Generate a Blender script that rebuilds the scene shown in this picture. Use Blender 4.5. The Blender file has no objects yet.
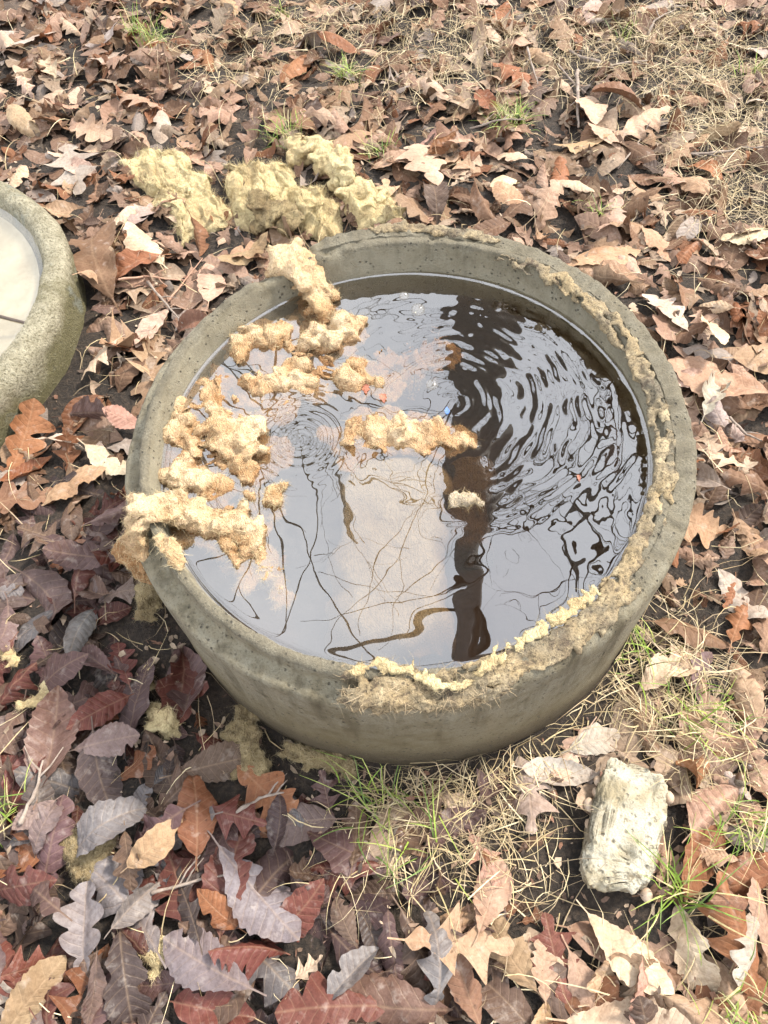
import bpy, math, random
import numpy as np
from mathutils import Matrix, Vector
R = math.radians
SC = bpy.context.scene
COL = SC.collection
random.seed(7); RNG = np.random.default_rng(7)

# ------------------------------------------------------------------ camera
RING_H = 0.29          # rim height above the ground
WATER_Z = RING_H - 0.040
CAM = Vector((-0.004, -0.655, 1.139)); PITCH, YAW, ROLL = R(58.73), R(2.82), R(-4.84); FPX = 769.0
cam_data = bpy.data.cameras.new('camera'); cam = bpy.data.objects.new('camera', cam_data); COL.objects.link(cam)
cam_data.sensor_fit = 'VERTICAL'; cam_data.sensor_height = 36.0; cam_data.lens = 36.0 * FPX / 1024.0
cam_data.clip_start = 0.02; cam_data.clip_end = 500.0
CAM_M = Matrix.Rotation(YAW, 4, 'Z') @ Matrix.Rotation(math.pi/2 - PITCH, 4, 'X') @ Matrix.Rotation(ROLL, 4, 'Z')
cam.matrix_world = Matrix.Translation(CAM) @ CAM_M
SC.camera = cam

# ------------------------------------------------------------------ sky, sun, exposure
SUN_EL, SUN_AZ = R(46), R(32)      # azimuth counted from +X towards +Y
w = bpy.data.worlds.new('World'); SC.world = w; w.use_nodes = True
nt = w.node_tree; nt.nodes.clear()
wo = nt.nodes.new('ShaderNodeOutputWorld'); bg = nt.nodes.new('ShaderNodeBackground')
sky = nt.nodes.new('ShaderNodeTexSky'); sky.sky_type = 'NISHITA'; sky.sun_disc = False
sky.sun_elevation = SUN_EL; sky.sun_rotation = math.pi/2 - SUN_AZ; sky.dust_density = 2.5; sky.air_density = 1.0
# thin bright cloud all over the sky (hazy winter day)
tc = nt.nodes.new('ShaderNodeTexCoord'); cn = nt.nodes.new('ShaderNodeTexNoise')
cn.inputs['Scale'].default_value = 2.2; cn.inputs['Detail'].default_value = 5.0
cr = nt.nodes.new('ShaderNodeValToRGB'); cr.color_ramp.elements[0].position = 0.30; cr.color_ramp.elements[1].position = 0.62
cr.color_ramp.elements[0].color = (0.6, 0.6, 0.6, 1); cr.color_ramp.elements[1].color = (1, 1, 1, 1)
mx = nt.nodes.new('ShaderNodeMix'); mx.data_type = 'RGBA'
mx.inputs[7].default_value = (9.6, 9.9, 10.5, 1)
nt.links.new(tc.outputs['Generated'], cn.inputs['Vector']); nt.links.new(cn.outputs['Fac'], cr.inputs['Fac'])
nt.links.new(cr.outputs['Color'], mx.inputs[0]); nt.links.new(sky.outputs['Color'], mx.inputs[6])
nt.links.new(mx.outputs[2], bg.inputs['Color']); bg.inputs['Strength'].default_value = 0.10
nt.links.new(bg.outputs['Background'], wo.inputs['Surface'])
sd = bpy.data.lights.new('sun', 'SUN'); sd.energy = 3.4; sd.angle = R(9.0); sd.color = (1.0, 0.93, 0.83)
sun = bpy.data.objects.new('sun', sd); COL.objects.link(sun)
sv = Vector((math.cos(SUN_EL)*math.cos(SUN_AZ), math.cos(SUN_EL)*math.sin(SUN_AZ), math.sin(SUN_EL)))
sun.rotation_euler = sv.to_track_quat('Z', 'Y').to_euler(); sun.location = sv*10
SC.view_settings.view_transform = 'Standard'; SC.view_settings.look = 'None'
SC.view_settings.gamma = 1.0; SC.view_settings.use_curve_mapping = False
SC.view_settings.exposure = 1.20
SC.render.engine = 'CYCLES'
SC.cycles.use_denoising = True
SC.cycles.max_bounces = 5; SC.cycles.diffuse_bounces = 3; SC.cycles.glossy_bounces = 3; SC.cycles.transparent_max_bounces = 8
SC.cycles.use_adaptive_sampling = True; SC.cycles.adaptive_threshold = 0.03
SC.cycles.sample_clamp_indirect = 6.0

# ------------------------------------------------------------------ helpers
_Rm = np.array(CAM_M.to_3x3()); _C = np.array(CAM)
def project(P):
    d = (np.atleast_2d(P) - _C) @ _Rm
    z = np.where(d[:, 2] < -1e-3, d[:, 2], -1e-3)
    return np.stack([384 + FPX*d[:, 0]/-z, 512 - FPX*d[:, 1]/-z], 1), -d[:, 2]
def at(px, py, z=0.0):
    d = _Rm @ np.array([(px-384)/FPX, -(py-512)/FPX, -1.0])
    k = (z - _C[2])/d[2]
    return _C + k*d
def tag(o, label=None, cat=None, group=None, kind=None):
    if label: o['label'] = label
    if cat: o['category'] = cat
    if group: o['group'] = group
    if kind: o['kind'] = kind
    return o
def empty(name, loc):
    o = bpy.data.objects.new(name, None); COL.objects.link(o); o.location = loc; o.empty_display_size = 0.05
    return o
def mesh_of(name, V, F, smooth=True):
    me = bpy.data.meshes.new(name); me.from_pydata([tuple(v) for v in V], [], [tuple(f) for f in F])
    if smooth: me.polygons.foreach_set('use_smooth', [True]*len(me.polygons))
    me.update(); return me
def fast_mesh(name, V, Q, smooth=True):
    """V (n,3), Q (m,k) faces of k corners."""
    V = np.asarray(V, np.float32); Q = np.asarray(Q, np.int32); k = Q.shape[1]
    me = bpy.data.meshes.new(name)
    me.vertices.add(len(V)); me.vertices.foreach_set('co', V.ravel())
    me.loops.add(Q.size); me.loops.foreach_set('vertex_index', Q.ravel())
    me.polygons.add(len(Q)); me.polygons.foreach_set('loop_start', np.arange(0, Q.size, k, dtype=np.int32))
    me.polygons.foreach_set('loop_total', np.full(len(Q), k, np.int32))
    me.polygons.foreach_set('use_smooth', np.full(len(Q), smooth))
    me.update(calc_edges=True); me.validate(); return me
def obj(name, me, mat=None, parent=None, loc=None):
    o = bpy.data.objects.new(name, me); COL.objects.link(o)
    if mat is not None and len(me.materials) == 0: me.materials.append(mat)
    if parent is not None: o.parent = parent
    if loc is not None: o.location = loc
    return o
# gradient noise in numpy
_perm = np.random.default_rng(3).permutation(256); _perm = np.concatenate([_perm, _perm, _perm])
_grad = np.random.default_rng(4).normal(size=(256, 3)); _grad /= np.linalg.norm(_grad, axis=1)[:, None]
def pnoise(P):
    P = np.asarray(P, float); i = np.floor(P).astype(int); f = P - i; i &= 255
    u = f*f*f*(f*(f*6-15)+10); out = 0
    for dx in (0, 1):
        for dy in (0, 1):
            for dz in (0, 1):
                h = _perm[_perm[_perm[i[:, 0]+dx]+i[:, 1]+dy]+i[:, 2]+dz]
                g = (_grad[h]*(f-np.array([dx, dy, dz]))).sum(1)
                wgt = (u[:, 0] if dx else 1-u[:, 0])*(u[:, 1] if dy else 1-u[:, 1])*(u[:, 2] if dz else 1-u[:, 2])
                out = out + g*wgt
    return out
def fbm(P, octs=4, gain=0.5, ridged=False):
    P = np.asarray(P, float); s = 0; a = 1.0
    for k in range(octs):
        n = pnoise(P*(2.03**k) + 17.3*k)
        s = s + a*((0.35-np.abs(n))*1.4 if ridged else n); a *= gain
    return s
def normals_of(me):
    n = np.empty(len(me.vertices)*3, np.float32); me.vertex_normals.foreach_get('vector', n); return n.reshape(-1, 3)
def coords_of(me):
    c = np.empty(len(me.vertices)*3, np.float32); me.vertices.foreach_get('co', c); return c.reshape(-1, 3)

# ------------------------------------------------------------------ materials
class N:
    """small node-graph builder"""
    def __init__(s, name):
        s.m = bpy.data.materials.new(name); s.m.use_nodes = True; s.t = s.m.node_tree
        s.b = s.t.nodes['Principled BSDF']; s.out = s.t.nodes['Material Output']
    def n(s, typ, **kw):
        x = s.t.nodes.new('ShaderNode'+typ)
        for k, v in kw.items():
            if k.startswith('i_'): x.inputs[k[2:].replace('_', ' ')].default_value = v
            else: setattr(x, k, v)
        return x
    def l(s, a, b): s.t.links.new(a, b)
    def math(s, op, a, b=None, c=None, clamp=False):
        x = s.n('Math', operation=op); x.use_clamp = clamp
        for i, v in enumerate((a, b, c)):
            if v is None: continue
            if hasattr(v, 'is_output'): s.l(v, x.inputs[i])
            else: x.inputs[i].default_value = v
        return x.outputs[0]
    def mix(s, f, a, b, blend='MIX'):
        x = s.n('Mix', data_type='RGBA', blend_type=blend)
        for i, v in ((0, f), (6, a), (7, b)):
            if hasattr(v, 'is_output'): s.l(v, x.inputs[i])
            else: x.inputs[i].default_value = v if i == 0 else (tuple(v)+(1,) if len(v) == 3 else v)
        return x.outputs[2]
    def noise(s, vec, scale, detail=4.0, rough=0.55, out='Fac', dist=0.0):
        x = s.n('TexNoise'); x.inputs['Scale'].default_value = scale; x.inputs['Detail'].default_value = detail
        x.inputs['Roughness'].default_value = rough; x.inputs['Distortion'].default_value = dist
        s.l(vec, x.inputs['Vector']); return x.outputs[out]
    def ramp(s, f, stops):
        x = s.n('ValToRGB'); e = x.color_ramp.elements
        while len(e) < len(stops): e.new(0.5)
        for q, (p, c) in zip(e, stops):
            q.position = p; q.color = (c, c, c, 1) if isinstance(c, (int, float)) else tuple(c)+(1,)
        s.l(f, x.inputs[0]); return x.outputs[0]
    def pos(s): return s.n('NewGeometry').outputs['Position']
    def objc(s): return s.n('TexCoord').outputs['Object']
    def bump(s, h, strength=0.4, dist=0.004):
        x = s.n('Bump'); x.inputs['Strength'].default_value = strength; x.inputs['Distance'].default_value = dist
        s.l(h, x.inputs['Height']); s.l(x.outputs[0], s.b.inputs['Normal'])
    def set(s, **kw):
        for k, v in kw.items():
            i = s.b.inputs[k.replace('_', ' ')]
            if hasattr(v, 'is_output'): s.l(v, i)
            else: i.default_value = tuple(v)+(1,) if (isinstance(v, tuple) and len(v) == 3 and i.type == 'RGBA') else v
        return s.m

def mat_soil():
    g = N('soil'); p = g.pos()
    a = g.noise(p, 9, 6); b = g.noise(p, 120, 6, 0.7)
    c = g.mix(g.ramp(a, [(0.35, 0), (0.65, 1)]), (0.010, 0.0075, 0.0055), (0.030, 0.021, 0.014))
    c = g.mix(g.ramp(b, [(0.45, 0), (0.72, 1)]), c, (0.070, 0.048, 0.032))
    # beyond the modelled litter the floor is leaf-coloured
    sx = g.n('SeparateXYZ'); g.l(p, sx.inputs[0])
    d = g.math('SQRT', g.math('ADD', g.math('POWER', sx.outputs[0], 2.0), g.math('POWER', g.math('SUBTRACT', sx.outputs[1], 0.5), 2.0)))
    v = g.n('TexVoronoi'); v.inputs['Scale'].default_value = 12; g.l(p, v.inputs['Vector'])
    lc = g.mix(v.outputs['Color'], (0.10, 0.065, 0.045), (0.32, 0.22, 0.155))
    c = g.mix(g.ramp(g.math('DIVIDE', d, 6.0), [(0.24, 0), (0.38, 1)]), c, lc)
    g.bump(b, 0.9, 0.01)
    return g.set(Base_Color=c, Roughness=0.85)
def leaf_shader(g, col, wet):
    uv = g.n('UVMap').outputs[0]; s = g.n('SeparateXYZ'); g.l(uv, s.inputs[0]); x, y = s.outputs[0], s.outputs[1]
    ax = g.math('ABSOLUTE', g.math('SUBTRACT', x, 0.5))
    p = g.pos()
    wob = g.noise(p, 30, 2)
    sl = g.math('FRACT', g.math('MULTIPLY', g.math('ADD', g.math('SUBTRACT', y, g.math('MULTIPLY', ax, 0.62)), g.math('MULTIPLY', wob, 0.06)), 10.0))
    lat = g.math('ABSOLUTE', g.math('SUBTRACT', sl, 0.5))
    latl = g.ramp(lat, [(0.0, 1), (0.10, 0)])
    corr = g.ramp(lat, [(0.0, 0), (0.5, 1)])
    mid = g.ramp(ax, [(0.0, 1), (0.018, 0)])
    vein = g.math('MAXIMUM', g.math('MULTIPLY', latl, 0.65), mid)
    big = g.noise(p, 16, 2); fine = g.noise(p, 190, 3, 0.65); mid_n = g.noise(p, 55, 3, 0.6)
    c = g.mix(g.ramp(big, [(0.30, 0.62), (0.7, 0)]), col, g.mix(1.0, col, (0.60, 0.46, 0.38), 'MULTIPLY'))
    c = g.mix(g.ramp(fine, [(0.35, 0.5), (0.6, 0)]), c, g.mix(1.0, c, (0.55, 0.50, 0.46), 'MULTIPLY'))
    c = g.mix(g.ramp(mid_n, [(0.58, 0), (0.75, 0.45)]), c, g.mix(0.5, c, (0.62, 0.55, 0.48)))
    c = g.mix(g.ramp(mid_n, [(0.25, 0.8), (0.33, 0)]), c, g.mix(1.0, c, (0.25, 0.18, 0.15), 'MULTIPLY'))
    c = g.mix(g.math('MULTIPLY', vein, 0.26), c, g.mix(0.55, c, (0.52, 0.36, 0.22)))
    hgt = g.math('ADD', g.math('MULTIPLY', corr, 0.30), g.math('ADD', g.math('MULTIPLY', mid_n, 1.3), g.math('ADD', g.math('MULTIPLY', vein, -0.25), g.math('MULTIPLY', fine, 0.4))))
    g.bump(hgt, 0.75, 0.0022)
    rough = g.math('SUBTRACT', g.math('ADD', 0.60, g.math('MULTIPLY', fine, 0.15)), g.math('MULTIPLY', wet, 0.26))
    g.set(Base_Color=c, Roughness=rough, Specular_IOR_Level=0.24)
    tr = g.n('BsdfTranslucent'); g.l(c, tr.inputs[0])
    ms = g.n('MixShader'); ms.inputs[0].default_value = 0.06
    g.l(g.b.outputs[0], ms.inputs[1]); g.l(tr.outputs[0], ms.inputs[2]); g.l(ms.outputs[0], g.out.inputs['Surface'])
    return g.m
def mat_leaf_object():
    g = N('dead_leaf'); oi = g.n('ObjectInfo'); return leaf_shader(g, oi.outputs['Color'], oi.outputs['Alpha'])
def mat_leaf_litter():
    g = N('leaf_litter'); a = g.n('Attribute', attribute_name='tint'); return leaf_shader(g, a.outputs['Color'], a.outputs['Alpha'])
def mat_tint(name, rough=0.7):
    g = N(name); a = g.n('Attribute', attribute_name='tint'); p = g.pos()
    c = g.mix(g.ramp(g.noise(p, 150, 3), [(0.35, 0.6), (0.65, 0)]), a.outputs['Color'], g.mix(1.0, a.outputs['Color'], (0.5, 0.45, 0.4), 'MULTIPLY'))
    return g.set(Base_Color=c, Roughness=rough)
def mat_concrete():
    g = N('ring_concrete'); p = g.pos()
    a = g.noise(p, 5, 5, 0.6); b = g.noise(p, 38, 6, 0.65); c3 = g.noise(p, 330, 4, 0.7)
    s = g.n('SeparateXYZ'); g.l(p, s.inputs[0])
    c = g.mix(g.ramp(a, [(0.3, 0), (0.7, 1)]), (0.130, 0.108, 0.064), (0.215, 0.188, 0.128))
    c = g.mix(g.ramp(b, [(0.42, 0), (0.66, 0.7)]), c, (0.235, 0.22, 0.165))
    c = g.mix(g.ramp(b, [(0.30, 0.75), (0.44, 0)]), c, (0.082, 0.072, 0.045))
    # sandy grains
    c = g.mix(g.ramp(c3, [(0.30, 0.85), (0.46, 0)]), c, (0.06, 0.052, 0.038))
    c = g.mix(g.ramp(c3, [(0.60, 0), (0.75, 0.5)]), c, (0.32, 0.30, 0.25))
    st = g.n('Mapping'); st.inputs['Scale'].default_value = (1, 1, 0.12); g.l(p, st.inputs['Vector'])
    run = g.noise(st.outputs[0], 34, 4, 0.6)          # old run marks down the wall
    c = g.mix(g.ramp(run, [(0.33, 0.8), (0.49, 0)]), c, (0.070, 0.057, 0.033))
    c = g.mix(g.ramp(run, [(0.58, 0), (0.70, 0.45)]), c, (0.25, 0.215, 0.145))
    # algae film low on the outside, patchy
    zz = g.ramp(g.math('ADD', g.math('DIVIDE', s.outputs[2], 0.29), g.math('MULTIPLY', g.math('SUBTRACT', a, 0.5), 0.7)), [(0.15, 0.75), (0.75, 0)])
    c = g.mix(zz, c, (0.145, 0.112, 0.055))
    # the worn rim top: darker, coarse sand laid bare; the inner face: paler and smoother
    zr = g.math('SUBTRACT', s.outputs[2], g.math('MULTIPLY', g.math('MAXIMUM', s.outputs[1], 0.0), 0.043))
    rad = g.math('SQRT', g.math('ADD', g.math('POWER', s.outputs[0], 2.0), g.math('POWER', s.outputs[1], 2.0)))
    inn = g.ramp(g.math('MULTIPLY', rad, 1.0), [(0.352, 0.6), (0.358, 0)])
    c = g.mix(g.math('MULTIPLY', inn, g.ramp(a, [(0.3, 0.5), (0.6, 1)])), c, (0.245, 0.222, 0.16))
    top = g.ramp(g.math('ADD', zr, g.math('MULTIPLY', g.math('SUBTRACT', b, 0.5), 0.012)), [(0.2815, 0), (0.286, 0.85)])
    c = g.mix(g.math('MULTIPLY', top, g.ramp(c3, [(0.40, 1), (0.66, 0.25)])), c, (0.105, 0.092, 0.066))
    # earth splashed up the foot of the wall
    spl = g.ramp(g.math('ADD', s.outputs[2], g.math('MULTIPLY', g.math('SUBTRACT', c3, 0.5), 0.10)), [(0.035, 0.7), (0.085, 0)])
    c = g.mix(spl, c, (0.070, 0.052, 0.032))
    v = g.n('TexVoronoi'); v.inputs['Scale'].default_value = 105; g.l(p, v.inputs['Vector'])
    pit = g.ramp(v.outputs['Distance'], [(0.08, 0), (0.24, 1)])
    pm = g.ramp(g.noise(p, 26, 3), [(0.42, 0), (0.52, 1)])
    pitf = g.math('SUBTRACT', 1.0, g.math('MULTIPLY', g.math('SUBTRACT', 1.0, pit), pm))
    c = g.mix(g.math('MULTIPLY', g.math('SUBTRACT', 1.0, pitf), 0.8), c, (0.05, 0.045, 0.035))
    g.bump(g.math('ADD', g.math('ADD', g.math('MULTIPLY', b, 0.5), g.math('MULTIPLY', c3, 0.9)), pitf), 0.9, 0.003)
    return g.set(Base_Color=c, Roughness=0.78, Specular_IOR_Level=0.35)
def mat_lid():
    g = N('mossy_concrete'); p = g.pos()
    a = g.noise(p, 7, 5, 0.62); b = g.noise(p, 45, 6, 0.7); c3 = g.noise(p, 190, 3, 0.8)
    s = g.n('SeparateXYZ'); g.l(p, s.inputs[0])
    c = g.mix(g.ramp(b, [(0.35, 0), (0.65, 1)]), (0.22, 0.195, 0.125), (0.40, 0.365, 0.26))
    sh = g.ramp(s.outputs[2], [(0.01, 0.35), (0.10, 0.0)])
    c = g.mix(g.ramp(g.math('ADD', a, sh), [(0.50, 0), (0.70, 0.8)]), c, (0.105, 0.092, 0.026))
    c = g.mix(g.ramp(g.noise(p, 14, 3), [(0.60, 0), (0.68, 0.6)]), c, (0.22, 0.24, 0.21))
    c = g.mix(g.ramp(c3, [(0.36, 0.85), (0.5, 0)]), c, (0.11, 0.095, 0.05))
    c = g.mix(g.ramp(c3, [(0.60, 0), (0.72, 0.6)]), c, (0.40, 0.37, 0.29))
    g.bump(g.math('ADD', g.math('MULTIPLY', b, 0.5), c3), 1.0, 0.008)
    return g.set(Base_Color=c, Roughness=0.9)
def mat_insulation(name, pale, mid, dark, wet=0.0):
    g = N(name); p = g.pos()
    a = g.noise(p, 14, 5, 0.6); b = g.noise(p, 60, 6, 0.7, dist=1.2); f = g.noise(p, 420, 4, 0.7, dist=2.0)
    c = g.mix(g.ramp(a, [(0.38, 0), (0.60, 1)]), mid, pale)
    c = g.mix(g.ramp(b, [(0.30, 0.95), (0.52, 0)]), c, dark)  # brown shade of the wool's creases put into the colour by noise
    c = g.mix(g.ramp(f, [(0.35, 0.5), (0.55, 0)]), c, g.mix(1.0, c, (0.66, 0.55, 0.40), 'MULTIPLY'))
    if wet > 0.2:
        sz = g.n('SeparateXYZ'); g.l(p, sz.inputs[0])
        soak = g.ramp(g.math('ADD', g.math('MULTIPLY', g.math('SUBTRACT', sz.outputs[2], WATER_Z), 18.0), g.math('MULTIPLY', a, 0.5)), [(0.22, 0.9), (0.52, 0)])
        c = g.mix(soak, c, g.mix(1.0, c, (0.62, 0.47, 0.34), 'MULTIPLY'))
    # fibrous swirls
    wv = g.n('TexWave'); wv.inputs['Scale'].default_value = 55; wv.inputs['Distortion'].default_value = 14; wv.inputs['Detail'].default_value = 4
    wv.inputs['Detail Scale'].default_value = 2.0; g.l(p, wv.inputs['Vector'])
    g.bump(g.math('ADD', g.math('MULTIPLY', wv.outputs['Fac'], 0.5), g.math('ADD', b, g.math('MULTIPLY', f, 0.7))), 0.85, 0.004)
    g.set(Base_Color=c, Roughness=0.9-0.45*wet, Specular_IOR_Level=0.2+0.3*wet)
    return g.m
def mat_crust():
    g = N('foam_crust'); p = g.pos()
    a = g.noise(p, 18, 4, 0.6); b = g.noise(p, 48, 5, 0.65, dist=0.6); f = g.noise(p, 260, 4, 0.75)
    c = g.mix(g.ramp(a, [(0.36, 0), (0.60, 1)]), (0.185, 0.160, 0.115), (0.36, 0.275, 0.155))
    c = g.mix(g.ramp(b, [(0.54, 0), (0.66, 0.9)]), c, (0.46, 0.375, 0.235))
    c = g.mix(g.ramp(b, [(0.34, 0.9), (0.46, 0)]), c, (0.105, 0.078, 0.055))
    c = g.mix(g.ramp(f, [(0.34, 0.9), (0.50, 0)]), c, (0.07, 0.055, 0.042))
    c = g.mix(g.ramp(f, [(0.62, 0), (0.74, 0.6)]), c, (0.46, 0.41, 0.31))
    g.bump(g.math('ADD', b, g.math('MULTIPLY', f, 0.8)), 1.0, 0.005)
    return g.set(Base_Color=c, Roughness=0.92, Specular_IOR_Level=0.25)
def mat_water(name, murk, murk_f, tint, ior, dens, vcol, cloud=None):
    g = N(name); g.t.nodes.remove(g.b)
    # Schlick reflectance, the same from above and from below
    ge = g.n('NewGeometry'); dt = g.n('VectorMath', operation='DOT_PRODUCT'); g.l(ge.outputs['Incoming'], dt.inputs[0]); g.l(ge.outputs['Normal'], dt.inputs[1])
    f0 = ((ior-1)/(ior+1))**2; cs = g.math('SUBTRACT', 1.0, g.math('ABSOLUTE', dt.outputs['Value']), clamp=True)
    frs = g.math('ADD', f0, g.math('MULTIPLY', g.math('POWER', cs, 5.0), 1-f0))
    gl = g.n('BsdfGlossy'); gl.inputs['Roughness'].default_value = 0.0; gl.inputs['Color'].default_value = (1, 1, 1, 1)
    tr = g.n('BsdfTransparent'); tr.inputs[0].default_value = tuple(tint)+(1,)
    df = g.n('BsdfDiffuse'); df.inputs[0].default_value = tuple(murk)+(1,)
    m1 = g.n('MixShader'); m1.inputs[0].default_value = murk_f
    if cloud:      # milky silt drifting round the wool, clear brown water on the other side
        p = g.pos(); s = g.n('SeparateXYZ'); g.l(p, s.inputs[0])
        k = g.math('ADD', s.outputs[0], g.math('MULTIPLY', g.math('SUBTRACT', g.noise(p, 9, 4, 0.6, dist=0.6), 0.5), 0.30))
        k = g.ramp(g.math('ADD', g.math('MULTIPLY', k, 2.0), 0.5), [(0.28, 1.0), (0.60, 0.0)])
        w2 = g.ramp(g.noise(p, 30, 4, 0.6, dist=1.0), [(0.3, 0.45), (0.7, 1.0)]); k = g.math('MULTIPLY', k, w2)
        g.l(g.mix(k, murk, cloud), df.inputs[0]); g.l(g.math('ADD', g.math('MULTIPLY', k, 0.14), murk_f), m1.inputs[0])
    g.l(tr.outputs[0], m1.inputs[1]); g.l(df.outputs[0], m1.inputs[2])
    m2 = g.n('MixShader'); g.l(frs, m2.inputs[0]); g.l(m1.outputs[0], m2.inputs[1]); g.l(gl.outputs[0], m2.inputs[2])
    g.l(m2.outputs[0], g.out.inputs['Surface'])
    if dens:
        va = g.n('VolumeAbsorption'); va.inputs['Density'].default_value = dens; va.inputs['Color'].default_value = tuple(vcol)+(1,)
        g.l(va.outputs[0], g.out.inputs['Volume'])
    return g.m
def mat_noise(name, c1, c2, scale, rough=0.8, bump=0.5, bscale=None, bd=0.003):
    g = N(name); p = g.pos(); a = g.noise(p, scale, 6, 0.65)
    g.bump(g.noise(p, bscale or scale*4, 5, 0.7), bump, bd)
    return g.set(Base_Color=g.mix(g.ramp(a, [(0.32, 0), (0.66, 1)]), c1, c2), Roughness=rough)
def mat_chunk():
    g = N('chalky_concrete'); p = g.pos()
    a = g.noise(p, 26, 4, 0.6); b = g.noise(p, 75, 4, 0.65); f = g.noise(p, 380, 3, 0.7)
    c = g.mix(g.ramp(a, [(0.36, 0), (0.56, 1)]), (0.30, 0.255, 0.165), (0.47, 0.435, 0.34))
    c = g.mix(g.ramp(b, [(0.30, 0.9), (0.42, 0)]), c, (0.16, 0.13, 0.085))
    c = g.mix(g.ramp(f, [(0.34, 0.6), (0.46, 0)]), c, (0.26, 0.23, 0.17))
    v = g.n('TexVoronoi'); v.inputs['Scale'].default_value = 85; g.l(p, v.inputs['Vector'])
    pit = g.ramp(v.outputs['Distance'], [(0.10, 0), (0.30, 1)])
    c = g.mix(g.math('MULTIPLY', g.math('SUBTRACT', 1.0, pit), g.ramp(b, [(0.45, 0), (0.55, 0.9)])), c, (0.10, 0.085, 0.06))
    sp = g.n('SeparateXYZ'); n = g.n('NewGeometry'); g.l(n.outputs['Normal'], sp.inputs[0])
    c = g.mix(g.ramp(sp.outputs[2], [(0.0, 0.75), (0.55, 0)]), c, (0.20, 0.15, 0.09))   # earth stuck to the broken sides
    g.bump(g.math('ADD', g.math('MULTIPLY', pit, 0.7), g.math('ADD', b, g.math('MULTIPLY', f, 0.6))), 0.8, 0.005)
    return g.set(Base_Color=c, Roughness=0.95, Specular_IOR_Level=0.2)
M = dict(
    soil=mat_soil(), leaf=mat_leaf_object(), litter=mat_leaf_litter(), straw=mat_tint('dry_grass_blade', 0.55), crumb=mat_tint('forest_crumbs', 0.85),
    concrete=mat_concrete(), lid=mat_lid(),
    wool=mat_insulation('glass_wool', (0.76, 0.59, 0.385), (0.56, 0.375, 0.20), (0.27, 0.165, 0.09), 0.3),
    wool_dry=mat_insulation('dry_glass_wool', (0.72, 0.62, 0.36), (0.58, 0.455, 0.25), (0.30, 0.21, 0.12)),
    wool_dirty=mat_insulation('dirty_glass_wool', (0.36, 0.29, 0.16), (0.23, 0.17, 0.09), (0.10, 0.07, 0.04)),
    crust=mat_crust(),
    batt=mat_insulation('sunken_batt', (0.50, 0.43, 0.33), (0.40, 0.33, 0.24), (0.26, 0.20, 0.12), 0.1),
    water=mat_water('murky_water', (0.050, 0.045, 0.034), 0.12, (0.94, 0.90, 0.80), 2.80, 24.0, (0.62, 0.47, 0.24), (0.15, 0.13, 0.10)),
    pool=mat_water('rain_water', (0.36, 0.325, 0.24), 0.22, (0.96, 0.95, 0.90), 2.1, 3.0, (0.8, 0.75, 0.6)),
    mud=mat_noise('sludge', (0.10, 0.074, 0.034), (0.24, 0.175, 0.085), 9, 0.9),
    chunk=mat_chunk(), pebble=mat_noise('pebble', (0.33, 0.22, 0.14), (0.52, 0.42, 0.32), 40, 0.6, 0.2),
    bark=mat_noise('bark', (0.055, 0.046, 0.038), (0.13, 0.115, 0.10), 12, 0.9, 0.8, 40, 0.01),
    twig=mat_noise('twig_bark', (0.15, 0.11, 0.085), (0.34, 0.28, 0.23), 60, 0.8, 0.6, 300, 0.001),
    twig_red=mat_noise('leaf_stalk', (0.30, 0.16, 0.10), (0.46, 0.28, 0.19), 60, 0.6, 0.3),
    acorn=mat_noise('acorn_shell', (0.045, 0.028, 0.020), (0.14, 0.075, 0.045), 50, 0.35, 0.1), acorn_cap=mat_noise('acorn_cap', (0.10, 0.075, 0.055), (0.2, 0.16, 0.12), 200, 0.9, 0.9),
    bubble=mat_water('bubble_film', (0.5, 0.45, 0.35), 0.08, (1, 1, 1), 1.7, 0.0, (1, 1, 1)),
    red=mat_noise('red_scrap', (0.20, 0.05, 0.03), (0.36, 0.14, 0.08), 80, 0.5), blue=mat_noise('blue_scrap', (0.05, 0.12, 0.32), (0.12, 0.22, 0.45), 80, 0.4),
)

# ------------------------------------------------------------------ zones of the forest floor (world positions)
def scale_at(px, py): return np.linalg.norm(at(px, py) - _C)/FPX
class Zone:
    def __init__(s, px, py, rx, ry, a=1.0):
        s.c = at(px, py)[:2]; k = scale_at(px, py); s.rx = rx*k; e = at(px, py+ry)[:2]; e2 = at(px, py-ry)[:2]
        s.ry = 0.5*np.linalg.norm(e-e2); s.a = a
    def __call__(s, x, y): return s.a*np.exp(-((x-s.c[0])/s.rx)**2 - ((y-s.c[1])/s.ry)**2)
STRAW = [Zone(610, 690, 60, 70), Zone(470, 790, 130, 45), Zone(430, 850, 70, 50, .8), Zone(560, 850, 60, 60, .7), Zone(710, 770, 60, 120, .8), Zone(720, 120, 60, 70, .75), Zone(735, 205, 45, 40, .6),
         Zone(560, 50, 130, 50, .42), Zone(430, 60, 80, 50, .35), Zone(690, 40, 90, 40, .45), Zone(650, 930, 60, 60, .5), Zone(230, 70, 60, 40, .35), Zone(320, 30, 80, 30, .5), Zone(690, 640, 40, 60, .5)]
BARE = [Zone(240, 720, 75, 50), Zone(170, 640, 35, 40), Zone(545, 860, 50, 45, .8), Zone(600, 900, 60, 40, .9), Zone(330, 770, 70, 25, .8), Zone(700, 860, 60, 60, .5), Zone(560, 55, 150, 55, .5), Zone(700, 120, 60, 70, .5), Zone(470, 810, 110, 40, .75)]
WET = [Zone(120, 760, 230, 240, 1.3), Zone(300, 930, 160, 140), Zone(60, 600, 120, 120, .9)]
def zsum(Z, x, y):
    s = 0
    for z in Z: s = s + z(x, y)
    return np.minimum(s, 1.0)

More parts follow.
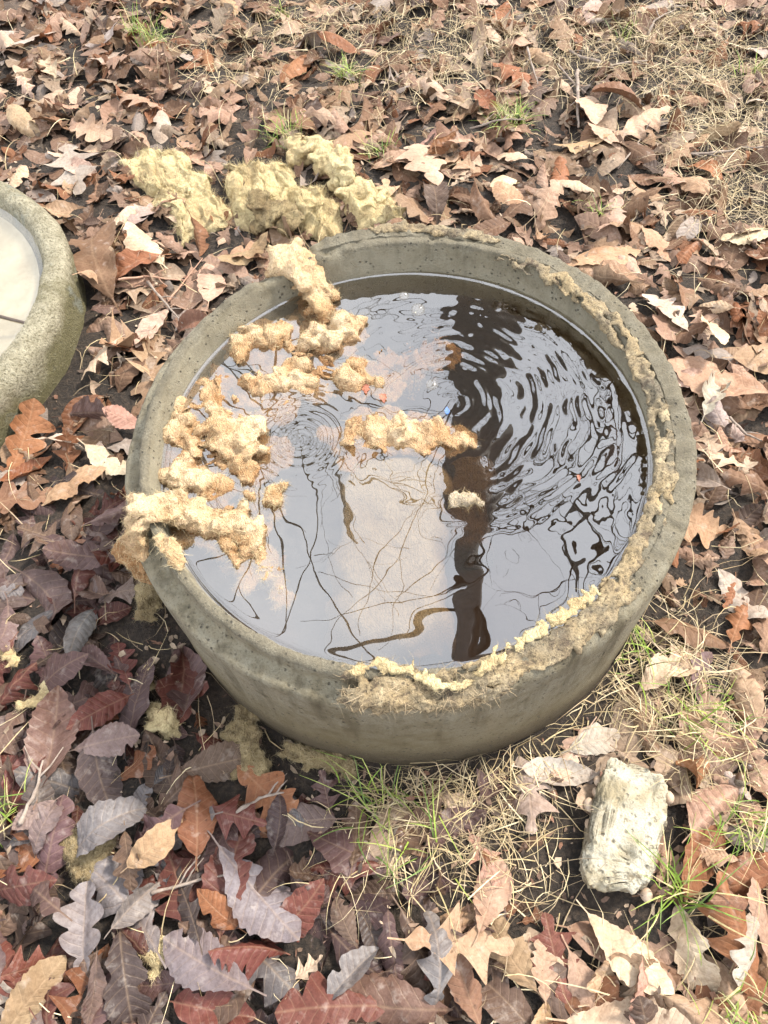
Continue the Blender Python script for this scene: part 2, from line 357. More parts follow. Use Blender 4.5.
# ------------------------------------------------------------------ ground
def axis(c, half, fine, far):
    a = np.arange(-half, half+1e-6, fine); o = half*np.geomspace(1.05, far/half, 14)
    return c + np.concatenate([-o[::-1], a, o])
gx = axis(0, 2.4, 0.025, 80); gy = axis(0.6, 2.4, 0.025, 80)
X, Y = np.meshgrid(gx, gy, indexing='ij')
def ground_z(x, y):
    x = np.asarray(x, float); P = np.stack([np.ravel(x), np.ravel(y), np.zeros(np.size(x))], 1)
    r = np.hypot(P[:, 0], P[:, 1])
    z = 0.020*fbm(P*1.7, 3) + 0.008*fbm(P*11, 4) - 0.012*np.exp(-((r-0.40)/0.05)**2)
    return np.minimum(z, 0.015).reshape(np.shape(x))
Z = ground_z(X, Y)
far = np.maximum(np.abs(X), np.abs(Y-0.6)) > 2.6
Z = np.where(far, -0.01, Z)
nx, ny = X.shape
idx = np.arange(nx*ny).reshape(nx, ny)
Q = np.stack([idx[:-1, :-1], idx[1:, :-1], idx[1:, 1:], idx[:-1, 1:]], -1).reshape(-1, 4)
tag(obj('ground', fast_mesh('ground', np.stack([X, Y, Z], -1).reshape(-1, 3), Q), M['soil']), 'dark damp forest soil under the leaves', None, None, 'structure')

# ------------------------------------------------------------------ the concrete ring
def lathe(prof, n, jitter=None, centre=(0, 0), close=False):
    a = np.linspace(0, 2*math.pi, n, endpoint=False)
    r = np.array([p[0] for p in prof]); z = np.array([p[1] for p in prof])
    V = np.stack([np.outer(np.cos(a), r), np.outer(np.sin(a), r), np.tile(z, (n, 1))], -1)
    if jitter is not None: V = jitter(V, a)
    V = V.copy(); V[..., 0] += centre[0]; V[..., 1] += centre[1]
    k = len(prof); i = np.arange(n)[:, None]; j = np.arange(k-1)[None]
    Q = np.stack([i*k+j, ((i+1) % n)*k+j, ((i+1) % n)*k+j+1, i*k+j+1], -1).reshape(-1, 4)
    return V.reshape(-1, 3), Q
def dense(pts, step):
    out = []
    for (a, b) in zip(pts[:-1], pts[1:]):
        m = max(1, int(math.hypot(b[0]-a[0], b[1]-a[1])/step))
        out += [(a[0]+(b[0]-a[0])*t/m, a[1]+(b[1]-a[1])*t/m) for t in range(m)]
    return out + [pts[-1]]
RI, RL, RO = 0.345, 0.3655, 0.390
WATER_Z = RING_H - 0.040
prof = dense([(0.338, -0.04), (0.341, 0.10), (0.343, 0.20), (0.3450, RING_H-0.045), (0.3510, RING_H-0.010), (0.3525, RING_H-0.0025), (0.3545, RING_H), (0.3615, RING_H-0.0005), (0.3642, RING_H-0.003),
              (0.3660, RING_H-0.022), (0.3685, RING_H-0.027), (0.3855, RING_H-0.030), (0.3895, RING_H-0.033), (0.391, RING_H-0.040), (0.391, 0.12), (0.392, -0.05)], 0.0045)
def ring_jit(V, a):
    n, k, _ = V.shape; P = V.reshape(-1, 3)
    r = np.hypot(P[:, 0], P[:, 1]); A = np.arctan2(P[:, 1], P[:, 0])
    rim = np.clip((P[:, 2]-(RING_H-0.045))/0.03, 0, 1)
    d = 0.0014*fbm(P*28, 4) + 0.0035*fbm(P*4+9, 2)
    d = d + rim*(0.0030*fbm(P*42+3, 4) - 0.012*np.maximum(0, fbm(P*30+40, 3)-0.28))
    u = np.stack([np.cos(A), np.sin(A)], 1)
    P = P.copy(); outw = np.where(r > 0.362, 1.0, -1.0)
    P[:, :2] += u*(d*outw)[:, None]
    P[:, 2] += rim*(0.0042*fbm(P*36+70, 4) - 0.016*np.maximum(0, fbm(P*19+5, 3)-0.26))
    # the broken notch in the lip at the back left, where the wool hangs over
    ca = math.radians(122); dd = np.abs((A-ca+math.pi) % (2*math.pi)-math.pi)
    notch = np.exp(-(dd/0.10)**4)
    P[:, 2] -= rim*notch*0.012
    # the step of the joint is packed with old mortar except on the left and front left
    deg = np.degrees(A); fill = np.clip((118-deg)/12, 0, 1)*np.clip((deg+100)/22, 0, 1); front = np.clip((-deg-20)/30, 0, 1)
    step = np.clip((r-0.3638)/0.001, 0, 1)*np.clip((P[:, 2]-(RING_H-0.050))/0.012, 0, 1)
    full = RING_H-0.001-0.013*front*np.clip((r-.366)/.025, 0, 1)-0.009*np.clip((r-.3835)/.008, 0, 1)**2
    P[:, 2] += fill*step*np.maximum(0, full-P[:, 2])
    # slightly out of round: the far side stands a little higher and wider
    P[:, 2] += fill*step*(.0045*fbm(P*70+11, 3)+.004*fbm(P*25+2, 3))
    back = np.clip(P[:, 1]/0.37, 0, 1)**1.4*np.clip(P[:, 2]/RING_H, 0, 1)
    P[:, 2] += back*0.016; P[:, :2] *= (1+0.022*back*np.clip((r-.33)/.05, 0, 1)+0.012*np.clip(deg/40, 0, 1)*np.clip((100-deg)/40, 0, 1))[:, None]
    wr = np.clip(-P[:, 0]/.3, 0, 1)*0; P[:, 0] += 0.006*np.clip(P[:, 0]/.39, -1, 1)*np.clip((r-.350)/.035, 0, 1)
    return P.reshape(n, k, 3)
ring = empty('concrete_ring', (0, 0, 0))
tag(ring, 'weathered grey concrete well ring filled with murky water', 'well ring')
V, Q = lathe(prof, 720, ring_jit)
obj('wall', fast_mesh('ring_wall', V, Q), M['concrete'], ring)

# lumpy closed bodies: ellipsoids fused by a voxel remesh, then roughened
_ico = None
def ico(sub):
    import bmesh
    bm = bmesh.new(); bmesh.ops.create_icosphere(bm, subdivisions=sub, radius=1.0)
    V = np.array([v.co[:] for v in bm.verts]); F = np.array([[v.index for v in f.verts] for f in bm.faces]); bm.free(); return V, F
ICO2, ICO3 = ico(2), ico(3)
def rot_rand(rng, tilt=1.0):
    a, b, c = rng.uniform(0, 6.28), rng.normal()*tilt, rng.normal()*tilt
    return np.array((Matrix.Rotation(a, 3, 'Z') @ Matrix.Rotation(b, 3, 'X') @ Matrix.Rotation(c, 3, 'Y')))
def fused(name, blobs, voxel, rough=0.006, freq=30, octs=5, seed=0, ridged=True, smooth=0, warp=0.0, wfreq=40):
    """blobs: list of (centre, radii, 3x3 rotation)"""
    Vs, Fs, o = [], [], 0
    for c, r, m in blobs:
        v = (ICO2[0]*np.array(r)) @ np.array(m).T + np.array(c); Vs.append(v); Fs.append(ICO2[1]+o); o += len(v)
    me = fast_mesh('tmp', np.concatenate(Vs), np.concatenate(Fs))
    t = bpy.data.objects.new('tmp', me); COL.objects.link(t)
    md = t.modifiers.new('r', 'REMESH'); md.mode = 'VOXEL'; md.voxel_size = voxel; md.use_smooth_shade = True
    if smooth:
        s = t.modifiers.new('s', 'SMOOTH'); s.iterations = smooth; s.factor = 0.5
    dg = bpy.context.evaluated_depsgraph_get(); ev = t.evaluated_get(dg)
    out = bpy.data.meshes.new_from_object(ev, depsgraph=dg); bpy.data.objects.remove(t); bpy.data.meshes.remove(me)
    out.name = name
    c, n = coords_of(out).astype(float), normals_of(out).astype(float)
    if warp:     # torn, pulled-about shapes
        W0 = c*wfreq+seed*7.7
        c = c + warp*np.stack([fbm(W0, 3), fbm(W0+31, 3), 0.6*fbm(W0+67, 3)], 1)
    P = c*freq + seed*13.7
    d = rough*fbm(P, octs, 0.55, ridged) + 0.35*rough*fbm(P*3.1+5, 3) + 0.45*rough*fbm(P*np.array([2.2, 8.0, 5.0])+3, 2)
    c = c + n*d[:, None]
    out.vertices.foreach_set('co', c.astype(np.float32).ravel())
    out.polygons.foreach_set('use_smooth', np.ones(len(out.polygons), bool)); out.update()
    return out
def fibres(name, me, n, length, width, seed, mat, parent, col, lift=0.0, flat=False):
    """thin curved glass fibres standing out of a lump, one part of kind stuff"""
    rng = np.random.default_rng(seed); c, nr = coords_of(me).astype(float), normals_of(me).astype(float)
    up = np.where(nr[:, 2] > -0.3)[0]; i = rng.choice(up, n)
    p = c[i]; t = rng.normal(size=(n, 3)); t -= (t*nr[i]).sum(1)[:, None]*nr[i]; t /= np.linalg.norm(t, axis=1)[:, None]+1e-9
    d = t + nr[i]*rng.uniform(0.0, 0.5 if flat else 0.9, (n, 1)); L = length*rng.uniform(0.4, 1.3, (n, 1))
    bend = rng.normal(size=(n, 3))*0.9; seg = 3; rows = []
    for k in range(seg+1):
        s = k/seg; q = p + L*(d*s + bend*s*s*0.5); rows.append(q + nr[i]*lift)
    side = np.cross(d, rng.normal(size=(n, 3))); side /= np.linalg.norm(side, axis=1)[:, None]+1e-9
    W = width*rng.uniform(0.6, 1.4, (n, 1)); V = []
    for k in range(seg+1):
        ww = W*(1-0.7*k/seg); V += [rows[k]-side*ww, rows[k]+side*ww]
    V = np.stack(V, 1).reshape(-1, 3); b = (np.arange(n)*(seg+1)*2)[:, None]
    Q = np.concatenate([np.stack([b[:, 0]+2*k, b[:, 0]+2*k+1, b[:, 0]+2*k+3, b[:, 0]+2*k+2], 1) for k in range(seg)])
    m2 = fast_mesh(name, V, Q)
    at_ = m2.attributes.new('tint', 'FLOAT_COLOR', 'POINT')
    cc = np.repeat(np.clip(np.array(col)*rng.uniform(0.75, 1.2, (n, 1)), 0, 1), (seg+1)*2, 0)
    at_.data.foreach_set('color', np.concatenate([cc, np.ones((len(cc), 1))], 1).astype(np.float32).ravel())
    o = obj(name, m2, M['straw'], parent); o['kind'] = 'stuff'; return o

# crust of old foam along the rim: right side and front, as separate remnants
def rim_crust(a0, a1, seed, name, r_off=(0.346, 0.386), size=0.010, n=None, zoff=0.0, voxel=0.0035, drip=0.0, mat='crust', hang=0.0, rough=.006):
    rng = np.random.default_rng(seed); n = n or int(abs(a1-a0)*42); B = []
    for k in range(n):
        a = a0+(a1-a0)*(k+rng.uniform(-.4, .4))/n; e = min(1, 6*min(k+1, n-k)/n)
        r = rng.uniform(*r_off); s = size*rng.uniform(0.55, 1.25)*(0.45+0.55*e)
        z = RING_H + zoff + rng.uniform(-0.003, 0.003) + 0.016*max(0, math.sin(a)*r/.37)**1.4 - (0.010*(r-.36)/.03 if math.sin(a) < -.3 and r > .36 else 0)
        if drip and rng.random() < 0.5: r = 0.391; z -= rng.uniform(0, drip)
        if hang and rng.random() < 0.4: r = 0.345; z -= rng.uniform(0, hang)
        r *= 1+.02*max(0, math.sin(a)); B.append(((r*math.cos(a), r*math.sin(a), z), (s*rng.uniform(1.6, 4.2), s*rng.uniform(.7, 1.2), s*rng.uniform(0.35, 0.7)), np.array(Matrix.Rotation(a+math.pi/2+rng.normal()*.25, 3, 'Z'))))
    me = fused(name, B, voxel, rough, 60, 4, seed, False, warp=.006, wfreq=45)
    o = obj(name, me, M[mat], ring)
    return o, me
ang = lambda px, py: math.atan2(*(at(px, py, RING_H)[1::-1]))
A_ = lambda px, py: math.atan2(at(px, py, RING_H)[1], at(px, py, RING_H)[0])
TWO = 2*math.pi
a_ur, a_r, a_br, a_b, a_bl, a_top = A_(520, 240), A_(685, 440), A_(600, 590), A_(470, 665), A_(350, 680), A_(400, 236)
for (a0, a1, sd_, ro, sz, nn, kw, fb) in ((a_ur+.05, a_r-.02, 11, (.352, .365), .0054, 120, dict(hang=.008), 300), (a_r+.03, a_br-.05, 12, (.350, .364), .0052, 90, dict(hang=.008), 260), (a_br+.1, a_b-.05, 13, (.352, .384), .0058, 170, {}, 420),
                                  (a_b+.1, a_bl-.04, 14, (.354, .390), .0062, 100, dict(drip=.018), 900), (a_top+.12, a_ur+.06, 15, (.372, .385), .0055, 60, {}, 160)):
    o, me = rim_crust(a0, a1, sd_, 'foam_crust', ro, sz, n=nn, rough=.0045, voxel=.003, **kw); fibres('fibres', me, fb if sd_ == 14 else fb//4, 0.010 if sd_ == 14 else .005, 0.00025, sd_, None, o, (0.44, 0.34, 0.2), flat=True)
# yellow woolly cord lying on the lip over the crust
def cord(pts, rad, seed, name, mat, parent=None, voxel=0.003, rough=0.004, wob=0.003, flat=0.7):
    rng = np.random.default_rng(seed); P = np.array(pts, float); B = []
    for a, b in zip(P[:-1], P[1:]):
        m = max(2, int(np.linalg.norm(b-a)/(rad*0.7)))
        for k in range(m):
            t = k/m; r = rad*rng.uniform(0.7, 1.3)
            B.append((a+(b-a)*t+rng.normal(size=3)*wob*np.array([1, 1, .4]), (r*rng.uniform(1, 2.4), r*rng.uniform(.6, 1.2), r*flat), rot_rand(rng, .25)))
    return fused(name, B, voxel, rough, 60, 4, seed, False, warp=.004, wfreq=40)
def rim_pts(pxs, z): return [at(x, y, z) for x, y in pxs]
me = cord(rim_pts([(352, 668), (385, 664), (412, 672), (440, 688), (462, 690), (482, 672), (505, 652), (540, 632), (578, 606), (596, 588)], RING_H+0.006), 0.0046, 21, 'wool_cord', 'wool', voxel=.0024, wob=.0030, flat=.28, rough=.004)
o = obj('wool_cord', me, M['wool_dry'], ring); fibres('fibres', me, 700, 0.006, 0.00022, 6, None, o, (0.5, 0.4, 0.22))

# ------------------------------------------------------------------ water in the ring, mud under it
def water_mesh(name, rad, z, centre, f, nr=190, na=640, men=0.0025):
    t = np.linspace(0, 1, nr); r = rad*(1-(1-t)**1.15); a = np.linspace(0, TWO, na, endpoint=False)
    Rr, Aa = np.meshgrid(r, a, indexing='ij'); x = Rr*np.cos(Aa); y = Rr*np.sin(Aa)
    zz = f(x+centre[0], y+centre[1]) + men*np.exp(-np.maximum(0, (rad-0.012)-Rr)/0.0028)*(Rr < 9)
    V = np.stack([x+centre[0], y+centre[1], zz+z], -1).reshape(-1, 3)
    i = np.arange(nr-1)[:, None]; j = np.arange(na)[None]
    Q = np.stack([i*na+j, (i+1)*na+j, (i+1)*na+(j+1) % na, i*na+(j+1) % na], -1).reshape(-1, 4)
    return fast_mesh(name, V, Q[na:] if False else Q)
RC = at(455, 405, WATER_Z); RC2 = at(300, 440, WATER_Z)
def waves(x, y):
    P = np.stack([x.ravel(), y.ravel(), 0*x.ravel()], 1)
    w1 = fbm(P*9, 2).reshape(x.shape); w2 = fbm(P*22+4, 2).reshape(x.shape); w3 = fbm(P*60+8, 2).reshape(x.shape)
    d = np.hypot(x-RC[0], y-RC[1]); dirx = (x-RC[0])/(d+1e-6); diry = (y-RC[1])/(d+1e-6)
    right = np.clip(0.45+0.75*(dirx*0.86+diry*0.25), 0.06, 1.0)*np.clip((y+0.28)/0.25, 0.12, 1)
    ph = TWO*(d+0.026*w1+0.008*w2)/0.023
    z = 0.00030*right*np.sin(ph)*np.exp(-((d-0.13)/0.13)**2)*(0.55+1.6*w2)
    z += 0.00010*right*np.sin(TWO*(d+.02*w1)/0.0125+1)*np.exp(-(d/0.08)**2)*(.6+w2)
    d2 = np.hypot(x-RC2[0], y-RC2[1]); z += 0.00012*np.sin(TWO*(d2+0.006*w1)/0.015)*np.exp(-((d2)/0.055)**2)
    z += 0.0010*w1*(0.40+0.8*np.clip((x+0.05)/0.2, 0, 1)) + 0.00062*w2*(0.08+right) + 0.00007*w3*right
    return z
tag(obj('water', water_mesh('well_water', 0.357, WATER_Z, (0, 0), waves), M['water']), 'murky brown water rippling inside the concrete ring', None, None, 'structure')
n = 64; rr = np.linspace(0.001, 0.345, 24); aa = np.linspace(0, TWO, n, endpoint=False)
Rr, Aa = np.meshgrid(rr, aa, indexing='ij'); P = np.stack([Rr*np.cos(Aa), Rr*np.sin(Aa), 0*Rr], -1).reshape(-1, 3)
P[:, 2] = 0.120 + 0.03*fbm(P*7, 4) + 0.03*(np.hypot(P[:, 0], P[:, 1])/0.345)**4
i = np.arange(23)[:, None]; j = np.arange(n)[None]
Q = np.stack([i*n+j, (i+1)*n+j, (i+1)*n+(j+1) % n, i*n+(j+1) % n], -1).reshape(-1, 4)
tag(obj('mud', fast_mesh('mud', P, Q), M['mud']), 'dark brown sludge on the bottom of the ring', None, None, 'structure')

# ------------------------------------------------------------------ the second ring: a low basin at the picture's edge
LZ = 0.11; LRI, LRO = 0.365, 0.445
pts = [(at(0, 178, .10), LRO-.012), (at(60, 245, .10), LRO-.012), (at(84, 332, .085), LRO), (at(50, 432, .03), LRO), (at(0, 458, .03), LRO), (at(45, 322, .09), LRI), (at(0, 212, .09), LRI), (at(0, 425, .09), LRI)]
c = np.array([-1.0, 0.45])
for _ in range(300):     # centre of circles of those radii through the points
    d = np.array([p[:2]-c for p, _r in pts]); L = np.linalg.norm(d, axis=1); c = c + 0.5*((L-np.array([q for _p, q in pts]))[:, None]*d/L[:, None]).mean(0)
print('basin', c, np.round(L-np.array([q for _p, q in pts]), 3))
LC = c + np.array([-0.062, 0.050])
lprof = dense([(0.0, 0.015), (0.20, 0.020), (0.33, 0.028), (0.365, 0.045), (0.383, 0.070), (0.390, 0.094), (0.396, 0.104), (0.412, 0.108), (0.428, 0.105), (0.440, 0.097), (0.446, 0.080), (0.446, 0.02), (0.443, -0.05)], 0.008)
def lid_jit(V, a):
    P = V.reshape(-1, 3).copy(); s = np.minimum(1, np.hypot(P[:, 0], P[:, 1])/0.2)
    P[:, 2] += s*(0.004*fbm(P*50, 4)+0.006*fbm(P*6, 3)); A = np.arctan2(P[:, 1], P[:, 0]); d = s*(0.004*fbm(P*22+7, 4)+0.006*fbm(P*5+1, 2))
    P[:, 0] += np.cos(A)*d; P[:, 1] += np.sin(A)*d
    return P.reshape(V.shape)
basin = empty('concrete_basin', (LC[0], LC[1], 0)); tag(basin, 'low mossy concrete basin holding pale rainwater, cut off by the picture edge', 'basin')
V, Q = lathe(lprof, 420, lid_jit); obj('bowl', fast_mesh('basin_bowl', V, Q), M['lid'], basin)
lw = lambda x, y: 0.0008*fbm(np.stack([x.ravel(), y.ravel(), 0*x.ravel()], 1)*6, 3).reshape(x.shape)
tag(obj('water', water_mesh('basin_water', 0.390, 0.080, LC, lw, 60, 200), M['pool']), 'still milky rainwater standing in the mossy basin', None, None, 'structure')
n = 48; rr = np.linspace(0.001, 0.376, 30); aa = np.linspace(0, TWO, n, endpoint=False)
Rr, Aa = np.meshgrid(rr, aa, indexing='ij'); P = np.stack([Rr*np.cos(Aa), Rr*np.sin(Aa), 0*Rr], -1).reshape(-1, 3)
P[:, 2] = 0.050+0.010*fbm(P*5, 4)+0.016*np.clip((np.hypot(P[:, 0], P[:, 1])-0.30)/0.07, 0, 1)**2
i = np.arange(29)[:, None]; j = np.arange(n)[None]
Q = np.stack([i*n+j, (i+1)*n+j, (i+1)*n+(j+1) % n, i*n+(j+1) % n], -1).reshape(-1, 4)
obj('silt', fast_mesh('silt', P, Q), mat_noise('pale_silt', (0.30, 0.255, 0.17), (0.56, 0.50, 0.39), 9, 0.9, 0.5), basin)

# ------------------------------------------------------------------ tubes: twigs, tree limbs
def tube(pts, rads, sides=6):
    P = np.array(pts, float); rads = np.array(rads, float); n = len(P)
    T = np.gradient(P, axis=0); T /= np.linalg.norm(T, axis=1)[:, None]+1e-12
    ref = np.array([0, 0, 1.0]) if abs(T[:, 2]).mean() < 0.8 else np.array([1.0, 0, 0])
    U = np.cross(T, ref); U /= np.linalg.norm(U, axis=1)[:, None]+1e-12; W_ = np.cross(T, U)
    a = np.linspace(0, TWO, sides, endpoint=False)
    V = P[:, None]+rads[:, None, None]*(np.cos(a)[None, :, None]*U[:, None]+np.sin(a)[None, :, None]*W_[:, None])
    V = np.concatenate([V.reshape(-1, 3), P[-1:]+T[-1:]*rads[-1], P[:1]-T[:1]*rads[0]])
    F = []
    for k in range(n-1):
        for s in range(sides):
            F.append((k*sides+s, (k+1)*sides+s, (k+1)*sides+(s+1) % sides, k*sides+(s+1) % sides))
    e = n*sides
    for s in range(sides):
        F.append(((n-1)*sides+s, e, (n-1)*sides+(s+1) % sides)); F.append((s, (s+1) % sides, e+1))
    return V, F
def join(parts):
    V, F, o = [], [], 0
    for v, f in parts:
        V.append(v); F += [tuple(i+o for i in q) for q in f]; o += len(v)
    return np.concatenate(V), F
# bare trees standing behind the top of the picture; the water mirrors them
def tree(x, y, h, r0, seed, label, lean=(0, 0), first=0.45, nb=16):
    rng = np.random.default_rng(seed); t = empty('bare_tree', (x, y, -0.05)); tag(t, label, 'tree', 'bare trees mirrored in the water')
    n = 16; k = np.linspace(0, 1, n); wob = np.cumsum(rng.normal(size=(n, 2))*0.06, 0)
    P = np.stack([lean[0]*k*h+wob[:, 0]*k, lean[1]*k*h+wob[:, 1]*k, k*h], 1); rad = r0*(1-0.85*k**1.1)+0.012; rad[0] *= 1.35
    v, f = tube(P, rad, 10); obj('trunk', mesh_of('trunk', v, f), M['bark'], t)
    parts = []
    def limb(p, d, L, r, depth):
        m = 7; q = [p]; dd = d.copy()
        for s in range(m-1):
            dd = dd+rng.normal(size=3)*0.16+np.array([0, 0, 0.05]); dd /= np.linalg.norm(dd); q.append(q[-1]+dd*L/(m-1))
        rr = np.linspace(r, max(0.25*r, 0.004), m); parts.append(tube(q, rr, 5))
        if depth:
            for c in range(5):
                s = rng.integers(2, m); nd = (q[s]-q[s-1]); nd /= np.linalg.norm(nd)
                e = rng.normal(size=3); e -= nd*(e@nd); e /= np.linalg.norm(e); nd = nd*0.7+e*0.75; nd /= np.linalg.norm(nd)
                limb(np.array(q[s]), nd, L*rng.uniform(0.45, 0.7), rr[s]*0.6, depth-1)
    for b in range(nb):
        s = rng.uniform(first, 0.98); p = np.array([np.interp(s, k, P[:, c]) for c in range(3)]); a = b*2.4+rng.uniform(-.4, .4)
        limb(p, np.array([math.cos(a), math.sin(a), rng.uniform(.35, .9)])/1.2, h*(1.05-s)*rng.uniform(.4, .62)+0.6, r0*(1.12-s)*rng.uniform(.28, .5), 1)
    v, f = join(parts); obj('crown', mesh_of('crown', v, f), M['bark'], t)
tree(0.92, 5.2, 27.0, 0.36, 31, 'thick bare tree mirrored as the dark strip in the ring water', (0.0, 0.0), 0.45, 14)
tree(-1.25, 6.2, 12.0, 0.085, 32, 'thin bare tree mirrored beside the pale batt in the water', (0.02, 0.01), 0.35, 12)
tree(3.4, 6.0, 13.5, 0.20, 33, 'bare tree mirrored among the ripples along the right of the water', (-0.02, 0.0), 0.3)
tree(-4.2, 7.6, 12.0, 0.13, 34, 'bare tree mirrored faintly at the wool side of the water', (0.03, 0), 0.4)
tree(1.9, 8.6, 15.0, 0.16, 35, 'tall bare tree mirrored high among the ripples', (0, 0), 0.3)

# ------------------------------------------------------------------ dead leaves: shapes
def leaf_rest(kind, rows, cols, rng):
    """flat leaf of unit length along +Y (stalk below 0): arrays x, y of shape (rows, cols)"""
    ns = max(2, rows//8)
    t = np.concatenate([np.linspace(-0.16, -0.01, ns), np.linspace(0.0, 1.0, rows-ns)]); tt = np.clip(t, 0, 1)
    W = []
    for side in (0, 1):
        ph = rng.uniform(-.12, .12); j = 1+0.10*np.sin(tt*rng.uniform(5, 9)+rng.uniform(0, 6))
        if kind == 'toothed':
            e = 0.245*np.sin(math.pi*tt**1.15)**0.75; u = (tt*10.5+ph*3) % 1.0; w = e*(0.90+0.13*np.where(u < .7, u/.7, (1-u)/.3))
        elif kind == 'lobed':
            e = 0.30*np.sin(math.pi*tt**1.25)**0.7; u = np.abs(np.sin(math.pi*(tt*3.6+0.25+ph))); w = e*(0.34+0.66*u**0.8)
        elif kind == 'pointed':
            e = 0.36*np.sin(math.pi*tt**1.05)**0.8; u = (tt*3.3+0.35+ph) % 1.0; tri = np.where(u < .62, (u/.62)**1.6, ((1-u)/.38)**1.3); w = e*(0.22+0.78*tri)
        else:
            e = 0.235*np.sin(math.pi*tt**0.9)**0.85; w = e*(1+0.05*np.sin(tt*40+ph*9))
        if rng.random() < .40:      # a tear or a bite out of the margin
            tc_, tw_ = rng.uniform(.25, .9), rng.uniform(.03, .10); w = w*(1-rng.uniform(.2, .6)*np.exp(-((tt-tc_)/tw_)**4))
        w = np.maximum(w*j, 0.0085*(1-0.35*tt)); w = np.where(t < 0, 0.0085, w); w[-1] = 0.001
        W.append(w)
    c = np.linspace(-1, 1, cols)
    x = np.where(c[None] < 0, c[None]*W[0][:, None], c[None]*W[1][:, None])
    shear = {'toothed': .18, 'lobed': .25, 'pointed': .38}.get(kind, .06)
    y = t[:, None] + shear*np.abs(x)*np.clip(1.2-tt, 0, 1)[:, None]*np.clip(tt*6, 0, 1)[:, None]
    return x, y
STATE = {'flat': (.7, .5, .25, 0.018, 0), 'cupped': (2.6, .9, .4, 0.022, 0), 'curled': (2.3, 1.8, .9, 0.026, 0), 'folded': (1.4, 1.2, .5, 0.022, .8)}
def leaf_shape(kind, state, rows, cols, seed):
    rng = np.random.default_rng(seed); x, y = leaf_rest(kind, rows, cols, rng)
    kx, ky, tw, nz, fold = STATE[state]
    kx *= rng.uniform(.5, 1.3)*rng.choice([-1, 1], p=[.6, .4]); ky *= rng.uniform(.4, 1.3)*rng.choice([-1, 1], p=[.65, .35]); tw *= rng.normal()*.8
    kx = kx+1e-4; ky = ky+1e-4; kxx = kx*(0.6+0.8*np.clip(y, 0, 1))
    a = kxx*x*1.6; X = np.sin(a)/(kxx*1.6); Zx = (1-np.cos(a))/(kxx*1.6)
    P = np.stack([x.ravel()*5, y.ravel()*5, np.full(x.size, seed*3.1)], 1)
    Zx = Zx + nz*2.2*fbm(P, 3).reshape(x.shape)*np.minimum(1, np.abs(x)/.05+.2) + fold*np.abs(x)*(1 if seed % 2 else -1)
    # edges lift and dip on their own, as in dried leaves
    ed = (np.abs(x)/0.26)**2; Zx = Zx + 0.10*ed*fbm(np.stack([np.sign(x.ravel())*3+x.ravel(), y.ravel()*3.2, np.full(x.size, seed*1.7)], 1), 2).reshape(x.shape)
    th = tw*(y-.5); X, Zx = X*np.cos(th)-Zx*np.sin(th), X*np.sin(th)+Zx*np.cos(th)
    side = 0.05*rng.normal()*np.sin(2.5*y)
    A = ky*(y-.45); Yb = np.sin(A)/ky; Zb = (1-np.cos(A))/ky
    V = np.stack([X+side, Yb+.45-Zx*np.sin(A), Zb+Zx*np.cos(A)], -1).reshape(-1, 3)
    V[:, 2] -= V[:, 2].mean(); V[:, 1] -= .45
    i = np.arange(rows-1)[:, None]; j = np.arange(cols-1)[None]
    Q = np.stack([i*cols+j, i*cols+j+1, (i+1)*cols+j+1, (i+1)*cols+j], -1).reshape(-1, 4)
    UV = np.stack([x.ravel()+.5, y.ravel()], 1)
    return V, Q, UV
# height map of what already lies on the ground, so that leaves come to rest on each other
HX0, HY0, HS = -2.3, -1.6, 0.008; HNX, HNY = int(4.6/HS), int(4.6/HS)
hx, hy = np.meshgrid(HX0+HS*np.arange(HNX), HY0+HS*np.arange(HNY), indexing='ij')
HM = ground_z(hx, hy)
rr_ = np.hypot(hx, hy); SOLID = (rr_ < 0.394) | (np.hypot(hx-LC[0], hy-LC[1]) < 0.448)
def hcell(x, y): return np.clip(((x-HX0)/HS).astype(int), 0, HNX-1), np.clip(((y-HY0)/HS).astype(int), 0, HNY-1)
def hget(x, y):
    i, j = hcell(np.atleast_1d(np.asarray(x, float)), np.atleast_1d(np.asarray(y, float))); return HM[i, j]
def rest(V, L, x, y, yaw, tx, ty, settle=0.72, cap=0.10):
    """rotation matrix and position for a leaf dropped at x, y; None if it would stick in the concrete"""
    d = L*0.35; c, s = math.cos(yaw), math.sin(yaw)
    hf, hb = hget(x-s*d, y+c*d)[0], hget(x+s*d, y-c*d)[0]; hr, hl = hget(x+c*d*.5, y+s*d*.5)[0], hget(x-c*d*.5, y-s*d*.5)[0]
    sy = math.atan2(hf-hb, 2*d)*.8+tx; sx = -math.atan2(hr-hl, d)*.8+ty
    m = np.array(Matrix.Rotation(yaw, 3, 'Z') @ Matrix.Rotation(max(-1.1, min(1.1, sy)), 3, 'X') @ Matrix.Rotation(max(-1.1, min(1.1, sx)), 3, 'Y'))
    P = (V*L) @ m.T; P[:, 0] += x; P[:, 1] += y; i, j = hcell(P[:, 0], P[:, 1])
    hit = SOLID[i, j]
    if hit.mean() > 0.09: return None
    z = np.quantile(HM[i, j]-P[:, 2], settle); P[:, 2] += z
    if P[:, 2].max() > cap: return None
    np.maximum.at(HM, (i, j), P[:, 2]-0.0015)
    return m, z, P
KINDS_ = ['toothed', 'lobed', 'pointed', 'oval']; STATES_ = list(STATE)
LOW = [(k, s, leaf_shape(k, s, 18, 4, 100+q)) for q, (k, s) in enumerate([(k, s) for k in KINDS_ for s in STATES_ for _ in range(5)])]
DRY = {'pale tan': (.54, .415, .30), 'pinkish tan': (.43, .285, .205), 'tan': (.38, .255, .16), 'russet': (.27, .122, .06), 'brown': (.22, .128, .078), 'greyish': (.43, .365, .315), 'dark brown': (.13, .085, .065)}
